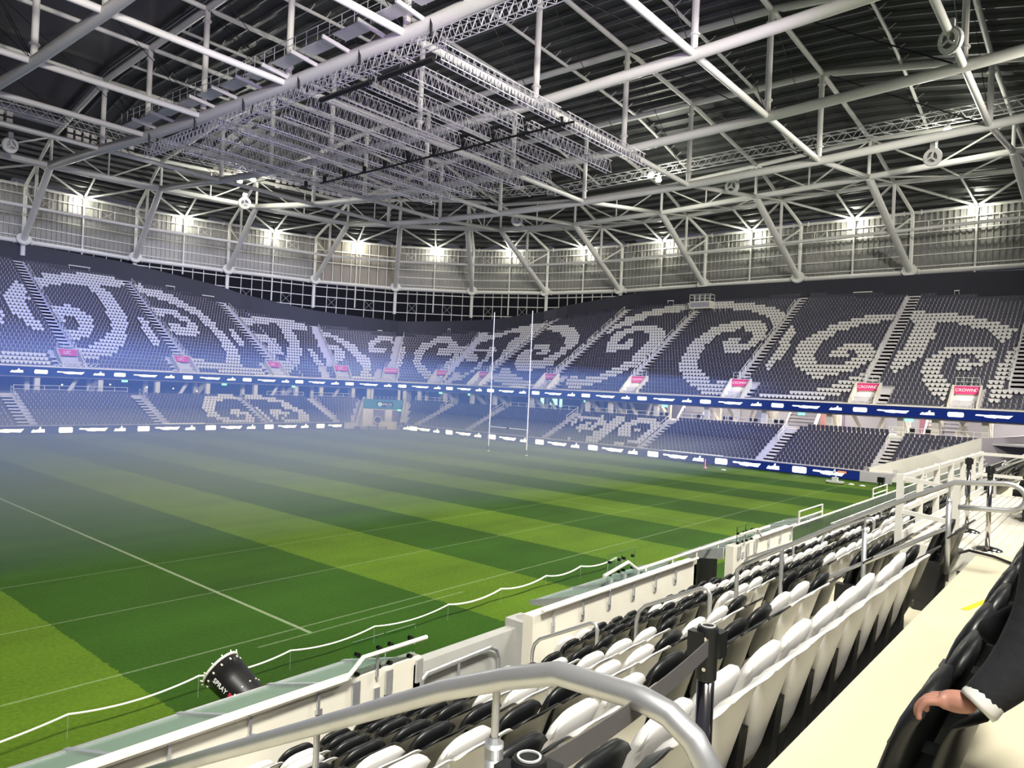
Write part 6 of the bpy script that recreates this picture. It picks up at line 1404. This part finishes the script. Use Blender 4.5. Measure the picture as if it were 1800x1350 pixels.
for j in range(8):
    ph = PI*.58*j/7
    for i in range(nu):
        th = 2*PI*i/nu; k = 1.09; x = .078*k*math.sin(ph)*math.cos(th); y = .10*k*math.sin(ph)*math.sin(th)-.008; z = .118*1.07*math.cos(ph)
        if math.sin(th) > .2 and z < .06: z = .06+(.0)
        m2.v.append((hb.x+x, hb.y+y, hb.z+z))
for j in range(7):
    for i in range(nu): m2.f.append((j*nu+i, j*nu+(i+1) % nu, (j+1)*nu+(i+1) % nu, (j+1)*nu+i)); m2.m.append(0)
obj('hair', m2, HAIR, head, smooth=True)
# left hand closing on the seat back: palm and five fingers, and a pale shirt cuff
hw = Vector(W(-.375, .405, .51))
def finger(pts, r, root):
    n = len(pts); return pts, r
vs = [hw, hw+Vector((.005, .035, -.005)), hw+Vector((.012, .075, -.012))]; es = [(0, 1), (1, 2)]; rs = [.028, .033, .030]
for k, (dx, L) in enumerate(((-.034, .062), (-.012, .075), (.012, .070), (.034, .055))):
    b = len(vs); r0_ = Vector((.012+dx*.9, .085, -.012))
    vs += [hw+r0_, hw+r0_+Vector((dx*.15, L*.5, -.008)), hw+r0_+Vector((dx*.2, L*.75, -.035)), hw+r0_+Vector((dx*.2, L*.72, -.062))]
    es += [(2, b), (b, b+1), (b+1, b+2), (b+2, b+3)]; rs += [.0105, .010, .009, .008]
b = len(vs); vs += [hw+Vector((.040, .030, -.012)), hw+Vector((.055, .055, -.030)), hw+Vector((.056, .070, -.052))]; es += [(1, b), (b, b+1), (b+1, b+2)]; rs += [.013, .011, .009]
skin_mesh('hand', vs, es, rs, SKIN, T)
m2 = MB(); a, b = Vector(W(-.33, .33, .605)), Vector(W(-.372, .40, .515)); dd = (b-a).normalized(); m2.lathe(b, dd, [(.046, -.03), (.050, .0), (.047, .012), (.036, .012)], 18); obj('shirt_cuff', m2, WHITEP, T, smooth=True)
m2 = MB()
for sg in (-1, 1): m2.box(W(sg*.13, .22, .03), (.09, .26, .07))
obj('shoes', m2, RUBBER, T)

# ------------------------------------------------------------------ thin haze hanging over the far half of the bowl
def haze(name, x0, x1, y0, y1, z0, z1, col, dens, label):
    m2 = MB(); m2.box(((x0+x1)/2, (y0+y1)/2, (z0+z1)/2), (x1-x0, y1-y0, z1-z0)); o = obj(name, m2, volume(name, col, dens)); tag(o, label, 'haze', kind='stuff'); return o
haze('haze', 6, 86.4, 30, 101.4, 3.3, 9.6, (.20, .36, 1), .013, 'thin haze tinted with blue light in front of the far stands')  # blue LED glow is put into the scatter colour
haze('haze', 5, 79, 30, 92.1, .04, 3.2, (.60, .72, 1), .028, 'low mist lying over the far half of the pitch')
